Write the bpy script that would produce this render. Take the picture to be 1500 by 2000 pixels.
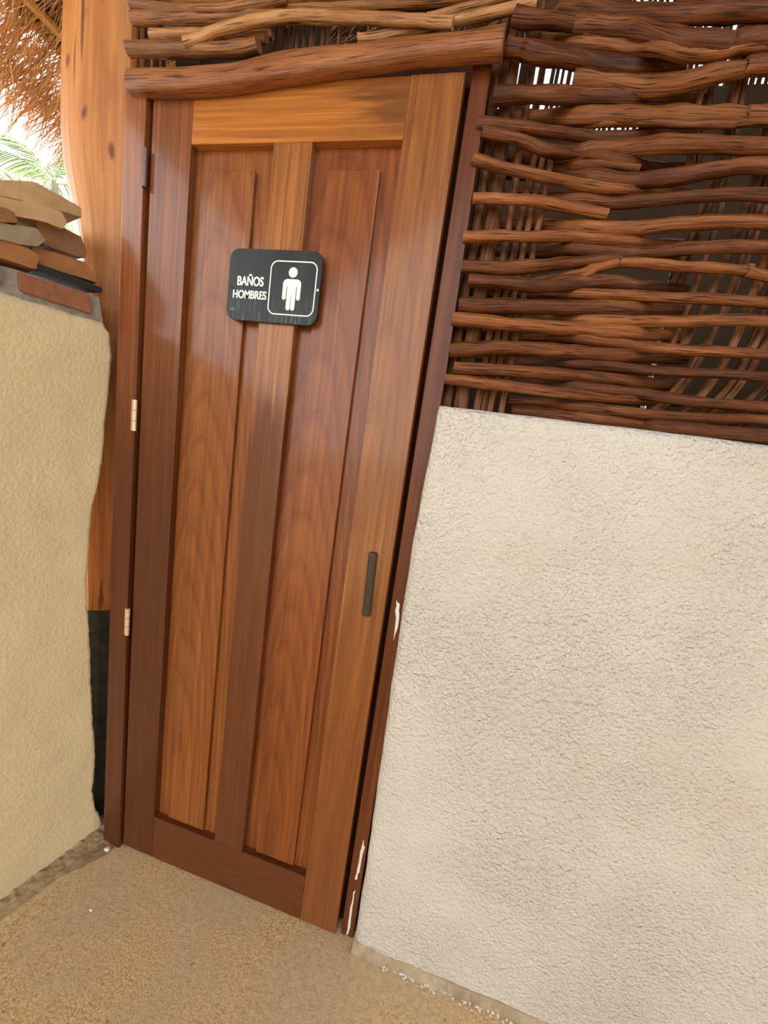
import bpy, bmesh, math, random
from mathutils import Vector, Matrix, noise

S = bpy.context.scene
C = S.collection
for o in list(bpy.data.objects):
    bpy.data.objects.remove(o)

# ------------------------------------------------------------------ camera
cam_data = bpy.data.cameras.new('camera')
cam_data.sensor_fit = 'VERTICAL'
cam_data.sensor_height = 36.0
cam_data.lens = 751.0 / 2000.0 * 36.0
cam_data.clip_start = 0.02
cam = bpy.data.objects.new('camera', cam_data)
C.objects.link(cam)
rt, up, bk = ((0.96398843, 0.2250771, 0.14165666), (-0.17252356, 0.12389685, 0.97718227), (0.20239054, -0.96643151, 0.15826623))
cam.matrix_world = Matrix(((rt[0], up[0], bk[0], 0.84100017), (rt[1], up[1], bk[1], -0.83934488),
                           (rt[2], up[2], bk[2], 1.31224238), (0, 0, 0, 1)))
S.camera = cam

# ------------------------------------------------------------------ light
world = bpy.data.worlds.new('sky')
S.world = world
world.use_nodes = True
bg = world.node_tree.nodes['Background']
bg.inputs['Color'].default_value = (0.93, 0.97, 1.0, 1)
bg.inputs['Strength'].default_value = 3.2
sun_data = bpy.data.lights.new('sun', 'SUN')
sun_data.energy = 4.0
sun_data.angle = 0.02
sun_data.color = (1.0, 0.93, 0.82)
sun = bpy.data.objects.new('sun', sun_data)
C.objects.link(sun)
sun.rotation_euler = Vector((0.35, -0.25, -1.0)).to_track_quat('-Z', 'Y').to_euler()
S.view_settings.view_transform = 'Standard'
S.view_settings.look = 'None'
S.view_settings.gamma = 1.0
S.view_settings.use_curve_mapping = False
S.view_settings.exposure = 0.28

# ------------------------------------------------------------------ helpers
def tag(o, label=None, cat=None, group=None, kind=None):
    if label: o['label'] = label
    if cat: o['category'] = cat
    if group: o['group'] = group
    if kind: o['kind'] = kind
    return o

def empty(name, loc=(0, 0, 0)):
    o = bpy.data.objects.new(name, None)
    o.empty_display_size = 0.1
    C.objects.link(o)
    o.location = loc
    return o

def link(name, me, mats, parent=None, smooth=False):
    for m in (mats if isinstance(mats, (list, tuple)) else [mats]):
        me.materials.append(m)
    if smooth:
        for pl in me.polygons: pl.use_smooth = True
    o = bpy.data.objects.new(name, me)
    C.objects.link(o)
    if parent:
        o.parent = parent
        o.matrix_parent_inverse = Matrix.Translation(parent.location).inverted()
    return o

def bm_obj(name, bm, mats, parent=None, smooth=False):
    bmesh.ops.recalc_face_normals(bm, faces=bm.faces)
    me = bpy.data.meshes.new(name)
    bm.to_mesh(me); bm.free()
    return link(name, me, mats, parent, smooth)

def py_obj(name, verts, faces, mats, parent=None, smooth=False, grain=None, tone=None):
    me = bpy.data.meshes.new(name)
    me.from_pydata(verts, [], faces)
    if grain:
        a = me.attributes.new('grain', 'FLOAT_VECTOR', 'POINT')
        a.data.foreach_set('vector', [c for g in grain for c in g])
    if tone:
        a = me.attributes.new('tone', 'FLOAT', 'POINT')
        a.data.foreach_set('value', tone)
    me.update()
    return link(name, me, mats, parent, smooth)

def box_bm(x0, x1, y0, y1, z0, z1, bevel=0.0, seg=2):
    bm = bmesh.new()
    bmesh.ops.create_cube(bm, size=1)
    for v in bm.verts:
        v.co = Vector((x0 + (v.co.x + .5) * (x1 - x0), y0 + (v.co.y + .5) * (y1 - y0), z0 + (v.co.z + .5) * (z1 - z0)))
    if bevel:
        bmesh.ops.bevel(bm, geom=bm.edges[:], offset=bevel, segments=seg, profile=0.5, affect='EDGES')
    return bm

def box(name, x0, x1, y0, y1, z0, z1, mat, parent=None, bevel=0.0, seg=2):
    return bm_obj(name, box_bm(x0, x1, y0, y1, z0, z1, bevel, seg), mat, parent)

def catmull(P, n):
    out = []
    m = len(P)
    for i in range(m - 1):
        p0 = P[max(i - 1, 0)]; p1 = P[i]; p2 = P[i + 1]; p3 = P[min(i + 2, m - 1)]
        for k in range(n):
            t = k / n
            out.append([0.5 * ((2 * b) + (-a + c) * t + (2 * a - 5 * b + 4 * c - d) * t * t + (-a + 3 * b - 3 * c + d) * t ** 3)
                        for a, b, c, d in zip(p0, p1, p2, p3)])
    out.append(list(P[-1]))
    return out

def tube_data(P, seed=0, sides=9, per=5, lump=0.12, wob=0.003, flat=1.0):
    """A stick: P is a list of (x, y, z, radius)."""
    Q = catmull(P, per)
    V = []; Fc = []; G = []
    length = 0.0
    for i, q in enumerate(Q):
        c = Vector(q[:3])
        a = Vector(Q[max(i - 1, 0)][:3]); b = Vector(Q[min(i + 1, len(Q) - 1)][:3])
        t = (b - a).normalized()
        if i: length += (c - Vector(Q[i - 1][:3])).length
        up_ = Vector((0, 1, 0)) if abs(t.y) < 0.8 else Vector((1, 0, 0))
        u = t.cross(up_).normalized(); w = t.cross(u).normalized()
        nz = noise.noise_vector(Vector((length * 5, seed * 3.7, 0)))
        end = 0 < i < len(Q) - 1
        c = c + (u * nz.x + w * nz.y) * wob * (1 if end else 0.3)
        for k in range(sides):
            th = 2 * math.pi * k / sides
            r = q[3] * (1 + lump * noise.noise(Vector((length * 22, math.cos(th) * 1.3 + seed * 5.1, math.sin(th) * 1.3))))
            V.append(c + u * (math.cos(th) * r) + w * (math.sin(th) * r * flat))
            G.append((length + seed * 1.37, math.cos(th) * q[3] + seed * .31, math.sin(th) * q[3]))
    n = len(Q)
    for i in range(n - 1):
        for k in range(sides):
            k2 = (k + 1) % sides
            Fc.append((i * sides + k, i * sides + k2, (i + 1) * sides + k2, (i + 1) * sides + k))
    # cut ends: own vertices for a crisp rim
    for i, rev in ((0, True), (n - 1, False)):
        b0 = len(V)
        ring = [V[i * sides + k] for k in range(sides)]
        V.extend(ring); G.extend([(0.0, 0.3 + seed, 0.3)] * sides)
        f = list(range(b0, b0 + sides))
        Fc.append(tuple(f[::-1] if rev else f))
    return V, Fc, G

def stick(name, P, mat, parent=None, **kw):
    V, Fc, G = tube_data(P, **kw)
    o = py_obj(name, V, Fc, mat, parent, grain=G)
    me = o.data
    for i, pl in enumerate(me.polygons): pl.use_smooth = i < len(me.polygons) - 2
    return o

def prism(name, poly, fn, d0, d1, mat, parent=None, bevel=0.0):
    """poly of (a, b), fn(a, b, d) -> point; solid between depths d0 and d1."""
    bm = bmesh.new()
    A = [bm.verts.new(fn(a, b, d0)) for a, b in poly]
    B = [bm.verts.new(fn(a, b, d1)) for a, b in poly]
    bm.faces.new(A); bm.faces.new(B[::-1])
    n = len(poly)
    for i in range(n):
        bm.faces.new((A[i], B[i], B[(i + 1) % n], A[(i + 1) % n]))
    if bevel:
        bmesh.ops.bevel(bm, geom=bm.edges[:], offset=bevel, segments=2, profile=.5, affect='EDGES')
    return bm_obj(name, bm, mat, parent)

# ------------------------------------------------------------------ materials
class NT:
    def __init__(self, name):
        self.m = bpy.data.materials.new(name)
        self.m.use_nodes = True
        self.t = self.m.node_tree
        self.b = self.t.nodes['Principled BSDF']
    def n(self, typ, **kw):
        nd = self.t.nodes.new(typ)
        for k, v in kw.items():
            if k.startswith('i_'):
                key = k[2:]
                nd.inputs[int(key) if key.isdigit() else key.replace('_', ' ')].default_value = v
            else:
                setattr(nd, k, v)
        return nd
    def l(self, a, b): self.t.links.new(a, b)
    def coords(self, scale=(1, 1, 1), loc=(0, 0, 0), attr=None, rot=(0, 0, 0)):
        mp = self.n('ShaderNodeMapping')
        mp.inputs['Scale'].default_value = scale
        mp.inputs['Location'].default_value = loc
        mp.inputs['Rotation'].default_value = rot
        if attr:
            a = self.n('ShaderNodeAttribute', attribute_name=attr)
            self.l(a.outputs['Vector'], mp.inputs['Vector'])
        else:
            a = self.n('ShaderNodeTexCoord')
            self.l(a.outputs['Object'], mp.inputs['Vector'])
        return mp.outputs['Vector']
    def noise(self, vec, scale, detail=3, rough=0.55, dist=0.0):
        nd = self.n('ShaderNodeTexNoise')
        nd.inputs['Scale'].default_value = scale
        nd.inputs['Detail'].default_value = detail
        nd.inputs['Roughness'].default_value = rough
        nd.inputs['Distortion'].default_value = dist
        self.l(vec, nd.inputs['Vector'])
        return nd.outputs['Fac']
    def math(self, op, a, b, clamp=False):
        nd = self.n('ShaderNodeMath', operation=op, use_clamp=clamp)
        for i, x in enumerate((a, b)):
            if isinstance(x, (int, float)): nd.inputs[i].default_value = x
            else: self.l(x, nd.inputs[i])
        return nd.outputs[0]
    def ramp(self, fac, stops):
        nd = self.n('ShaderNodeValToRGB')
        el = nd.color_ramp.elements
        while len(el) < len(stops): el.new(0.5)
        for e_, (p_, c_) in zip(el, stops):
            e_.position = p_; e_.color = (*c_, 1)
        self.l(fac, nd.inputs['Fac'])
        return nd.outputs['Color']
    def mix(self, fac, a, b, blend='MIX'):
        nd = self.n('ShaderNodeMix', data_type='RGBA', blend_type=blend)
        for s_, x in ((0, fac), (6, a), (7, b)):
            if isinstance(x, (int, float)): nd.inputs[s_].default_value = x
            elif isinstance(x, tuple): nd.inputs[s_].default_value = (*x, 1)
            else: self.l(x, nd.inputs[s_])
        return nd.outputs[2]
    def bump(self, h, strength, dist, prev=None):
        nd = self.n('ShaderNodeBump')
        nd.inputs['Strength'].default_value = strength
        nd.inputs['Distance'].default_value = dist
        self.l(h, nd.inputs['Height'])
        if prev: self.l(prev, nd.inputs['Normal'])
        return nd.outputs['Normal']
    def out(self, col, rough=0.5, normal=None, coat=0.0, coat_rough=0.1, spec=0.5, metal=0.0):
        b = self.b
        if isinstance(col, tuple): b.inputs['Base Color'].default_value = (*col, 1)
        else: self.l(col, b.inputs['Base Color'])
        if isinstance(rough, (int, float)): b.inputs['Roughness'].default_value = rough
        else: self.l(rough, b.inputs['Roughness'])
        if normal: self.l(normal, b.inputs['Normal'])
        b.inputs['Coat Weight'].default_value = coat
        b.inputs['Coat Roughness'].default_value = coat_rough
        b.inputs['Specular IOR Level'].default_value = spec
        b.inputs['Metallic'].default_value = metal
        return self.m

def sc(c, k): return tuple(min(1, x * k) for x in c)

def board_mat(name, dark, mid, light, seed, axis='Z', centre=(0, 0), rings=14.0, figure=0.35, dark_zone=None, rough=0.38, coat=0.40, coat_rough=0.13):
    """Varnished plank: rings of the log cut lengthways, fibre streaks, broad tone drift."""
    t = NT(name)
    L_ = 0.115
    scl = (1, 1, L_) if axis == 'Z' else (L_, 1, 1)
    ofs = (-centre[0] * scl[0], 0.018, -centre[1] * scl[2])
    v = t.coords(scl, ofs)
    warp = t.n('ShaderNodeTexNoise', i_Scale=5.0, i_Detail=2.0)
    t.l(t.coords(scl, (seed * 2.1, 0, seed)), warp.inputs['Vector'])
    wv = t.n('ShaderNodeVectorMath', operation='MULTIPLY_ADD')
    t.l(warp.outputs['Color'], wv.inputs[0]); wv.inputs[1].default_value = (.07, .02, .07); t.l(v, wv.inputs[2])
    wave = t.n('ShaderNodeTexWave', wave_type='RINGS', rings_direction='SPHERICAL', wave_profile='SAW')
    wave.inputs['Scale'].default_value = rings
    wave.inputs['Distortion'].default_value = 1.6
    wave.inputs['Detail'].default_value = 2.5
    wave.inputs['Detail Scale'].default_value = 2.2
    t.l(wv.outputs[0], wave.inputs['Vector'])
    fs = (260, 260, 5) if axis == 'Z' else (5, 260, 260)
    fine = t.noise(t.coords(fs, (seed, seed, seed)), 1.0, 3, .6)
    ms = (95, 95, 1.7) if axis == 'Z' else (1.7, 95, 95)
    med = t.noise(t.coords(ms, (seed * 3, 0, seed)), 1.0, 3, .6, .4)
    bs = (7, 7, 1.1) if axis == 'Z' else (1.1, 7, 7)
    broad = t.noise(t.coords(bs, (seed * 5, 0, seed * 2)), 1.0, 2, .5, .8)
    f = t.math('MULTIPLY', wave.outputs['Fac'], figure * .3)
    f = t.math('ADD', f, t.math('MULTIPLY', med, 0.50))
    f = t.math('ADD', f, t.math('MULTIPLY', broad, 0.26))
    f = t.math('ADD', f, t.math('MULTIPLY', fine, 0.30))
    f = t.math('SUBTRACT', f, 0.13 + figure * .15)
    col = t.ramp(f, [(0.12, dark), (0.36, tuple((a + b) / 2 for a, b in zip(dark, mid))), (0.5, mid), (0.74, light)])
    ln_ = t.ramp(wave.outputs['Fac'], [(.66, (1, 1, 1)), (.97, (.62, .52, .46))])
    col = t.mix(min(1, figure * 2.2), col, ln_, 'MULTIPLY')
    if dark_zone:     # darker zone of the board, heartwood on the mullion: (along0, along1, across, width, colour, amount)
        a0, a1, ac, wd, hc, amt = dark_zone
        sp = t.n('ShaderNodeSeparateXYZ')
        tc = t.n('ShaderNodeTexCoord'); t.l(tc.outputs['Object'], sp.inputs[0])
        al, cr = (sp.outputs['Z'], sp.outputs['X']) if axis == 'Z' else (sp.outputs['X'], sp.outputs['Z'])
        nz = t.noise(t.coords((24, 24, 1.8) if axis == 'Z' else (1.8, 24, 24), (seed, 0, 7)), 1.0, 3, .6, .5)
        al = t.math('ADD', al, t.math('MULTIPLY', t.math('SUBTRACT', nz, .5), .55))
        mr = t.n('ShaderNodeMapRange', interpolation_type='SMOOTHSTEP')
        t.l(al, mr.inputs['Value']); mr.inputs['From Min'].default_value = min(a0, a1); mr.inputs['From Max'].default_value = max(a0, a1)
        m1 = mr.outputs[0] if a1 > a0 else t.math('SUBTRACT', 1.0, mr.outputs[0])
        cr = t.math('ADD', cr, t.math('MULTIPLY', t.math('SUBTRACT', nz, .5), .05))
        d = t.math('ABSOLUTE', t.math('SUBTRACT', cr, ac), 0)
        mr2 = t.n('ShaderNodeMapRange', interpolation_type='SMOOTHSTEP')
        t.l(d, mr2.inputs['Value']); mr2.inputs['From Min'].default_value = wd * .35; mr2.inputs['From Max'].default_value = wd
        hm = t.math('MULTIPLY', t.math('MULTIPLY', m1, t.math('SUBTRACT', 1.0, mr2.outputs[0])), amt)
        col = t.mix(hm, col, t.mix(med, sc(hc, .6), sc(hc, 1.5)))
    nrm = t.bump(fine, 0.10, 0.002)
    wob = t.noise(t.coords((9, 9, 5), (seed, 0, 0)), 1.0, 2)
    nrm = t.bump(wob, 0.12, 0.01, nrm)
    return t.out(col, rough, nrm, coat, coat_rough, spec=.22)

def stick_mat(name, dark, mid, light, rough=0.42, coat=0.25):
    t = NT(name)
    v = t.coords((9, 260, 260), attr='grain')
    a = t.noise(v, 1.0, 4, .65, .6)
    b = t.noise(t.coords((5, 40, 40), attr='grain'), 1.0, 3, .6, .3)
    crack = t.noise(t.coords((16, 420, 420), attr='grain'), 1.0, 2, .5)
    oi = t.n('ShaderNodeObjectInfo')
    f = t.math('ADD', t.math('MULTIPLY', a, .55), t.math('MULTIPLY', b, .55))
    f = t.math('ADD', f, t.math('MULTIPLY', oi.outputs['Random'], .22))
    f = t.math('SUBTRACT', f, .16)
    col = t.ramp(f, [(.24, dark), (.47, mid), (.72, light)])
    cm = t.ramp(crack, [(.34, (1, 1, 1)), (.44, (0, 0, 0))])
    col = t.mix(t.math('MULTIPLY', cm, .9), col, sc(dark, .5))
    nrm = t.bump(a, .55, .004)
    nrm = t.bump(crack, .3, .003, nrm)
    return t.out(col, rough, nrm, coat, .25, spec=.3)

def plaster_mat(name, base, stain, seed, fine_strength=.9, orange=.0):
    t = NT(name)
    v = t.coords()
    grit = t.noise(v, 125, 2, .5)
    lump = t.noise(v, 46, 3, .6, .3)
    wav = t.noise(t.coords((1, 1, 1), (seed, seed, 0)), 5.5, 3, .5)
    trowel = t.noise(t.coords((6, 6, 70), (seed, 0, 0), rot=(0, .12, 0)), 1.0, 2, .5)
    smooth = t.ramp(t.noise(t.coords((1, 1, 1), (seed * 2, 0, 3)), 2.2, 2), [(.35, (.45, .45, .45)), (.6, (1, 1, 1))])
    st = t.noise(t.coords((1, 1, 1), (3, seed, 0)), 3.2, 4, .6)
    col = t.ramp(st, [(.3, stain), (.62, base)])
    speck = t.ramp(t.noise(v, 260, 2), [(.24, (.72, .68, .6)), (.33, (1, 1, 1))])
    col = t.mix(.6, col, speck, 'MULTIPLY')
    h = t.math('ADD', t.math('MULTIPLY', grit, .9), t.math('MULTIPLY', lump, .45))
    h = t.math('MULTIPLY', h, smooth)
    nrm = t.bump(h, fine_strength, .018)
    nrm = t.bump(t.math('ADD', wav, t.math('MULTIPLY', trowel, .25)), .35, .012, nrm)
    return t.out(col, .82, nrm, spec=.25)

def mineral_mat(name, c0, c1, scale=60, bump=.5, rough=.85):
    t = NT(name)
    a = t.noise(t.coords(), scale, 5, .65)
    b = t.noise(t.coords((1, 1, 1), (4, 2, 1)), scale * .18, 3, .6)
    col = t.ramp(t.math('ADD', t.math('MULTIPLY', a, .5), t.math('MULTIPLY', b, .5)), [(.34, c0), (.64, c1)])
    return t.out(col, rough, t.bump(a, bump, .004), spec=.3)

M = {}
D0, D1, D2 = (.13, .038, .010), (.27, .082, .019), (.50, .185, .045)
R0, R1, R2 = (.11, .028, .008), (.205, .052, .012), (.38, .115, .026)
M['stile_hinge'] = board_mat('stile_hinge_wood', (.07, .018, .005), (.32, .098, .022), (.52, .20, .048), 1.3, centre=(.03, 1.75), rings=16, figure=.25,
                             dark_zone=(1.75, 1.05, .05, .16, (.080, .021, .007), .92))
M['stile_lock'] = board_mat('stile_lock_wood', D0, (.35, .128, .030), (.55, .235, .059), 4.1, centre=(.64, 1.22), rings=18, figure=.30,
                            dark_zone=(1.05, .55, .645, .14, (.19, .056, .016), .6))  # lower stretch of the lock stile set darker and redder
M['rail_top'] = board_mat('rail_top_wood', (.22, .062, .012), (.56, .205, .036), (.74, .32, .068), 2.2, axis='X', centre=(.40, 1.93), rings=16, figure=.25,
                          dark_zone=(.44, .56, 1.985, .075, (.10, .035, .010), .75))
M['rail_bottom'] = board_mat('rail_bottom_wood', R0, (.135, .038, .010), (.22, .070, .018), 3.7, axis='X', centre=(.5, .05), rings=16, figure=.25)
M['mullion'] = board_mat('mullion_wood', D0, (.42, .160, .038), (.64, .29, .078), 5.5, centre=(.42, 1.75), rings=14, figure=.3,
                         dark_zone=(1.52, 1.30, .355, .12, (.100, .026, .010), .85))
M['panel_a'] = board_mat('panel_wood_amber', D0, (.32, .104, .022), (.52, .195, .046), 7.9, centre=(.205, .55), rings=22, figure=.38)
M['panel_b'] = board_mat('panel_wood_red', R0, (.30, .088, .019), (.48, .170, .041), 9.4, centre=(.50, .60), rings=24, figure=.38)
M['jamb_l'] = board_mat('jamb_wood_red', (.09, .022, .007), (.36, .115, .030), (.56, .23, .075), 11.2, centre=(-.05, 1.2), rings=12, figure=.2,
                        dark_zone=(1.70, 1.10, -.04, .14, (.080, .021, .007), .92))
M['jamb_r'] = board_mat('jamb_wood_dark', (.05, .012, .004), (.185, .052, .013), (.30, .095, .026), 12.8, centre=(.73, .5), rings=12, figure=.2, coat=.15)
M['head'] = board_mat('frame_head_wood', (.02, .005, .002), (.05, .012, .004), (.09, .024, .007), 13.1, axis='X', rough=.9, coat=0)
M['rod'] = stick_mat('woven_rod_bark', (.028, .007, .0025), (.165, .049, .0125), (.40, .145, .042), 0.44, .0)
M['upright'] = stick_mat('upright_stick_bark', (.035, .011, .004), (.165, .062, .021), (.34, .145, .055), .6, .0)
M['transom'] = stick_mat('peeled_rod_wood', (.075, .024, .008), (.30, .115, .034), (.62, .31, .12))
M['beam'] = stick_mat('lintel_log_wood', (.080, .022, .007), (.27, .088, .024), (.44, .17, .055), .36, .3)
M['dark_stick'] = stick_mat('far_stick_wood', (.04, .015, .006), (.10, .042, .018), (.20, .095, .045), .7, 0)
M['wall_white'] = plaster_mat('cream_white_plaster', (.72, .675, .60), (.67, .61, .52), 1.0)
M['wall_cream'] = plaster_mat('yellow_cream_plaster', (.70, .56, .33), (.63, .50, .30), 5.0, .22)
M['mortar'] = mineral_mat('grey_mortar', (.17, .15, .12), (.36, .32, .26), 70, .7)
M['brick'] = mineral_mat('red_clay_brick', (.22, .075, .038), (.36, .15, .08), 60, .6)
M['brick_dark'] = mineral_mat('sooty_brick', (.12, .10, .085), (.22, .18, .14), 60, .6)
M['clay_tan'] = mineral_mat('tan_clay_tile', (.36, .21, .10), (.58, .37, .19), 26, .3, .7)
M['clay_brown'] = mineral_mat('brown_clay_tile', (.15, .07, .03), (.28, .135, .058), 26, .3, .7)
M['clay_grey'] = mineral_mat('mossy_grey_tile', (.24, .18, .11), (.40, .31, .20), 40, .5, .8)
M['clay_orange'] = mineral_mat('orange_clay_tile', (.26, .10, .035), (.42, .185, .07), 30, .35, .7)
M['black_board'] = mineral_mat('black_board', (.010, .008, .008), (.025, .020, .018), 40, .2, .6)
M['bitumen'] = mineral_mat('black_bitumen_paint', (.016, .016, .014), (.085, .085, .072), 22, .3, .6)
M['rubble'] = mineral_mat('crumbled_mortar', (.20, .125, .062), (.46, .33, .19), 55, 1.0)
M['dirty_fillet'] = mineral_mat('dirty_mortar_fillet', (.30, .21, .12), (.55, .44, .30), 50, .9)
M['white_crumb'] = mineral_mat('white_paint_crumb', (.72, .68, .60), (.88, .86, .80), 90, .6)
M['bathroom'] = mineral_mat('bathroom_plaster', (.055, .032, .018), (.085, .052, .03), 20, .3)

t = NT('sandy_concrete')
v = t.coords()
g1 = t.noise(v, 210, 3, .6); g2 = t.noise(v, 75, 3, .6); b1 = t.noise(v, 4.2, 4, .55, .4)
col = t.ramp(g1, [(.30, (.27, .155, .066)), (.48, (.60, .40, .19)), (.70, (.84, .62, .34))])
smoothc = t.ramp(g2, [(.3, (.47, .34, .20)), (.7, (.62, .47, .29))])
col = t.mix(t.ramp(b1, [(.42, (.15, .15, .15)), (.60, (.85, .85, .85))]), col, smoothc)
spot = t.ramp(t.noise(t.coords((1, 1, 1), (9, 3, 1)), 38, 2), [(.24, (.42, .36, .30)), (.31, (1, 1, 1))])
col = t.mix(.8, col, spot, 'MULTIPLY')
M['concrete'] = t.out(col, .8, t.bump(t.math('ADD', g1, g2), .5, .004), spec=.3)

t = NT('pale_outdoor_ground')
M['ground'] = t.out(t.ramp(t.noise(t.coords(), 1.5, 4), [(.3, (.24, .20, .13)), (.7, (.36, .31, .22))]), .9)

t = NT('hewn_trunk_wood')
a = t.noise(t.coords((3.2, 95, 95), attr='grain'), 1.0, 4, .6, .5)
b = t.noise(t.coords((2.2, 16, 16), attr='grain'), 1.0, 3, .55, .4)
col = t.ramp(t.math('ADD', t.math('MULTIPLY', a, .45), t.math('MULTIPLY', b, .55)), [(.30, (.32, .095, .020)), (.48, (.54, .205, .050)), (.68, (.70, .33, .10))])
kn = t.noise(t.coords((9, 30, 30), (4, 1, 2), attr='grain'), 1.0, 1, .4)
col = t.mix(t.ramp(kn, [(.23, (.9, .9, .9)), (.30, (0, 0, 0))]), col, (.16, .035, .010))
ck = t.noise(t.coords((1.6, 60, 60), (1, 5, 2), attr='grain'), 1.0, 1, .3)
col = t.mix(t.ramp(ck, [(.27, (.8, .8, .8)), (.30, (0, 0, 0))]), col, (.12, .035, .010))
M['trunk'] = t.out(col, .55, t.bump(a, .25, .004), .1, .3)
M['bark'] = mineral_mat('lit_rim_bark', (.42, .30, .30), (.62, .50, .50), 60, .8)

t = NT('dry_palm_straw')
at = t.n('ShaderNodeAttribute', attribute_name='tone')
col = t.ramp(at.outputs['Fac'], [(0, (.20, .080, .028)), (.45, (.56, .27, .10)), (1, (.85, .55, .26))])
M['straw'] = t.out(col, .7)
t = NT('thatch_underside')
a = t.noise(t.coords((9, 140, 30)), 1.0, 4, .6)
M['thatch'] = t.out(t.ramp(a, [(.3, (.05, .022, .009)), (.55, (.22, .10, .04)), (.75, (.40, .21, .09))]), .85, t.bump(a, .9, .02))
M['pole'] = stick_mat('peeled_roof_pole', (.36, .15, .04), (.62, .30, .09), (.80, .48, .18), .5, .1)

t = NT('palm_leaf')
at = t.n('ShaderNodeAttribute', attribute_name='tone')
col = t.ramp(at.outputs['Fac'], [(0, (.10, .19, .08)), (.6, (.28, .42, .12)), (1, (.55, .62, .22))])
t.b.inputs['Transmission Weight'].default_value = 0.0
M['leaf'] = t.out(col, .45)
M['palm_trunk'] = mineral_mat('palm_trunk_bark', (.18, .14, .10), (.34, .28, .21), 12, .8)

t = NT('black_sign_plastic')
a = t.noise(t.coords((30, 30, 5)), 1.0, 4, .65)
zz = t.n('ShaderNodeSeparateXYZ'); tc = t.n('ShaderNodeTexCoord'); t.l(tc.outputs['Object'], zz.inputs[0])
low = t.n('ShaderNodeMapRange'); t.l(zz.outputs['Z'], low.inputs['Value'])
low.inputs['From Min'].default_value = 1.615; low.inputs['From Max'].default_value = 1.555
drip = t.ramp(t.noise(t.coords((210, 10, 14)), 1.0, 3, .6), [(.52, (0, 0, 0)), (.74, (.55, .55, .55))])
col = t.ramp(a, [(.35, (.010, .012, .011)), (.7, (.028, .032, .030))])
col = t.mix(t.math('MULTIPLY', drip, low.outputs[0]), col, (.30, .31, .30))
M['sign'] = t.out(col, .40, None, .0, .2, spec=.3)
t = NT('white_sign_print')
a = t.noise(t.coords(), 420, 2)
M['print'] = t.out(t.ramp(a, [(.27, (.35, .35, .32)), (.36, (.84, .84, .80))]), .6)
M['iron'] = NT('worn_dark_iron').out((.16, .10, .085), .42, None, metal=.6)
M['brass'] = NT('worn_brass').out((.78, .60, .36), .42, None, metal=.55)
M['steel'] = NT('brushed_steel').out((.62, .58, .52), .25, None, metal=1.0)
M['handle'] = stick_mat('dark_handle_wood', (.020, .014, .009), (.062, .042, .026), (.115, .085, .052), .5, .1)

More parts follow.
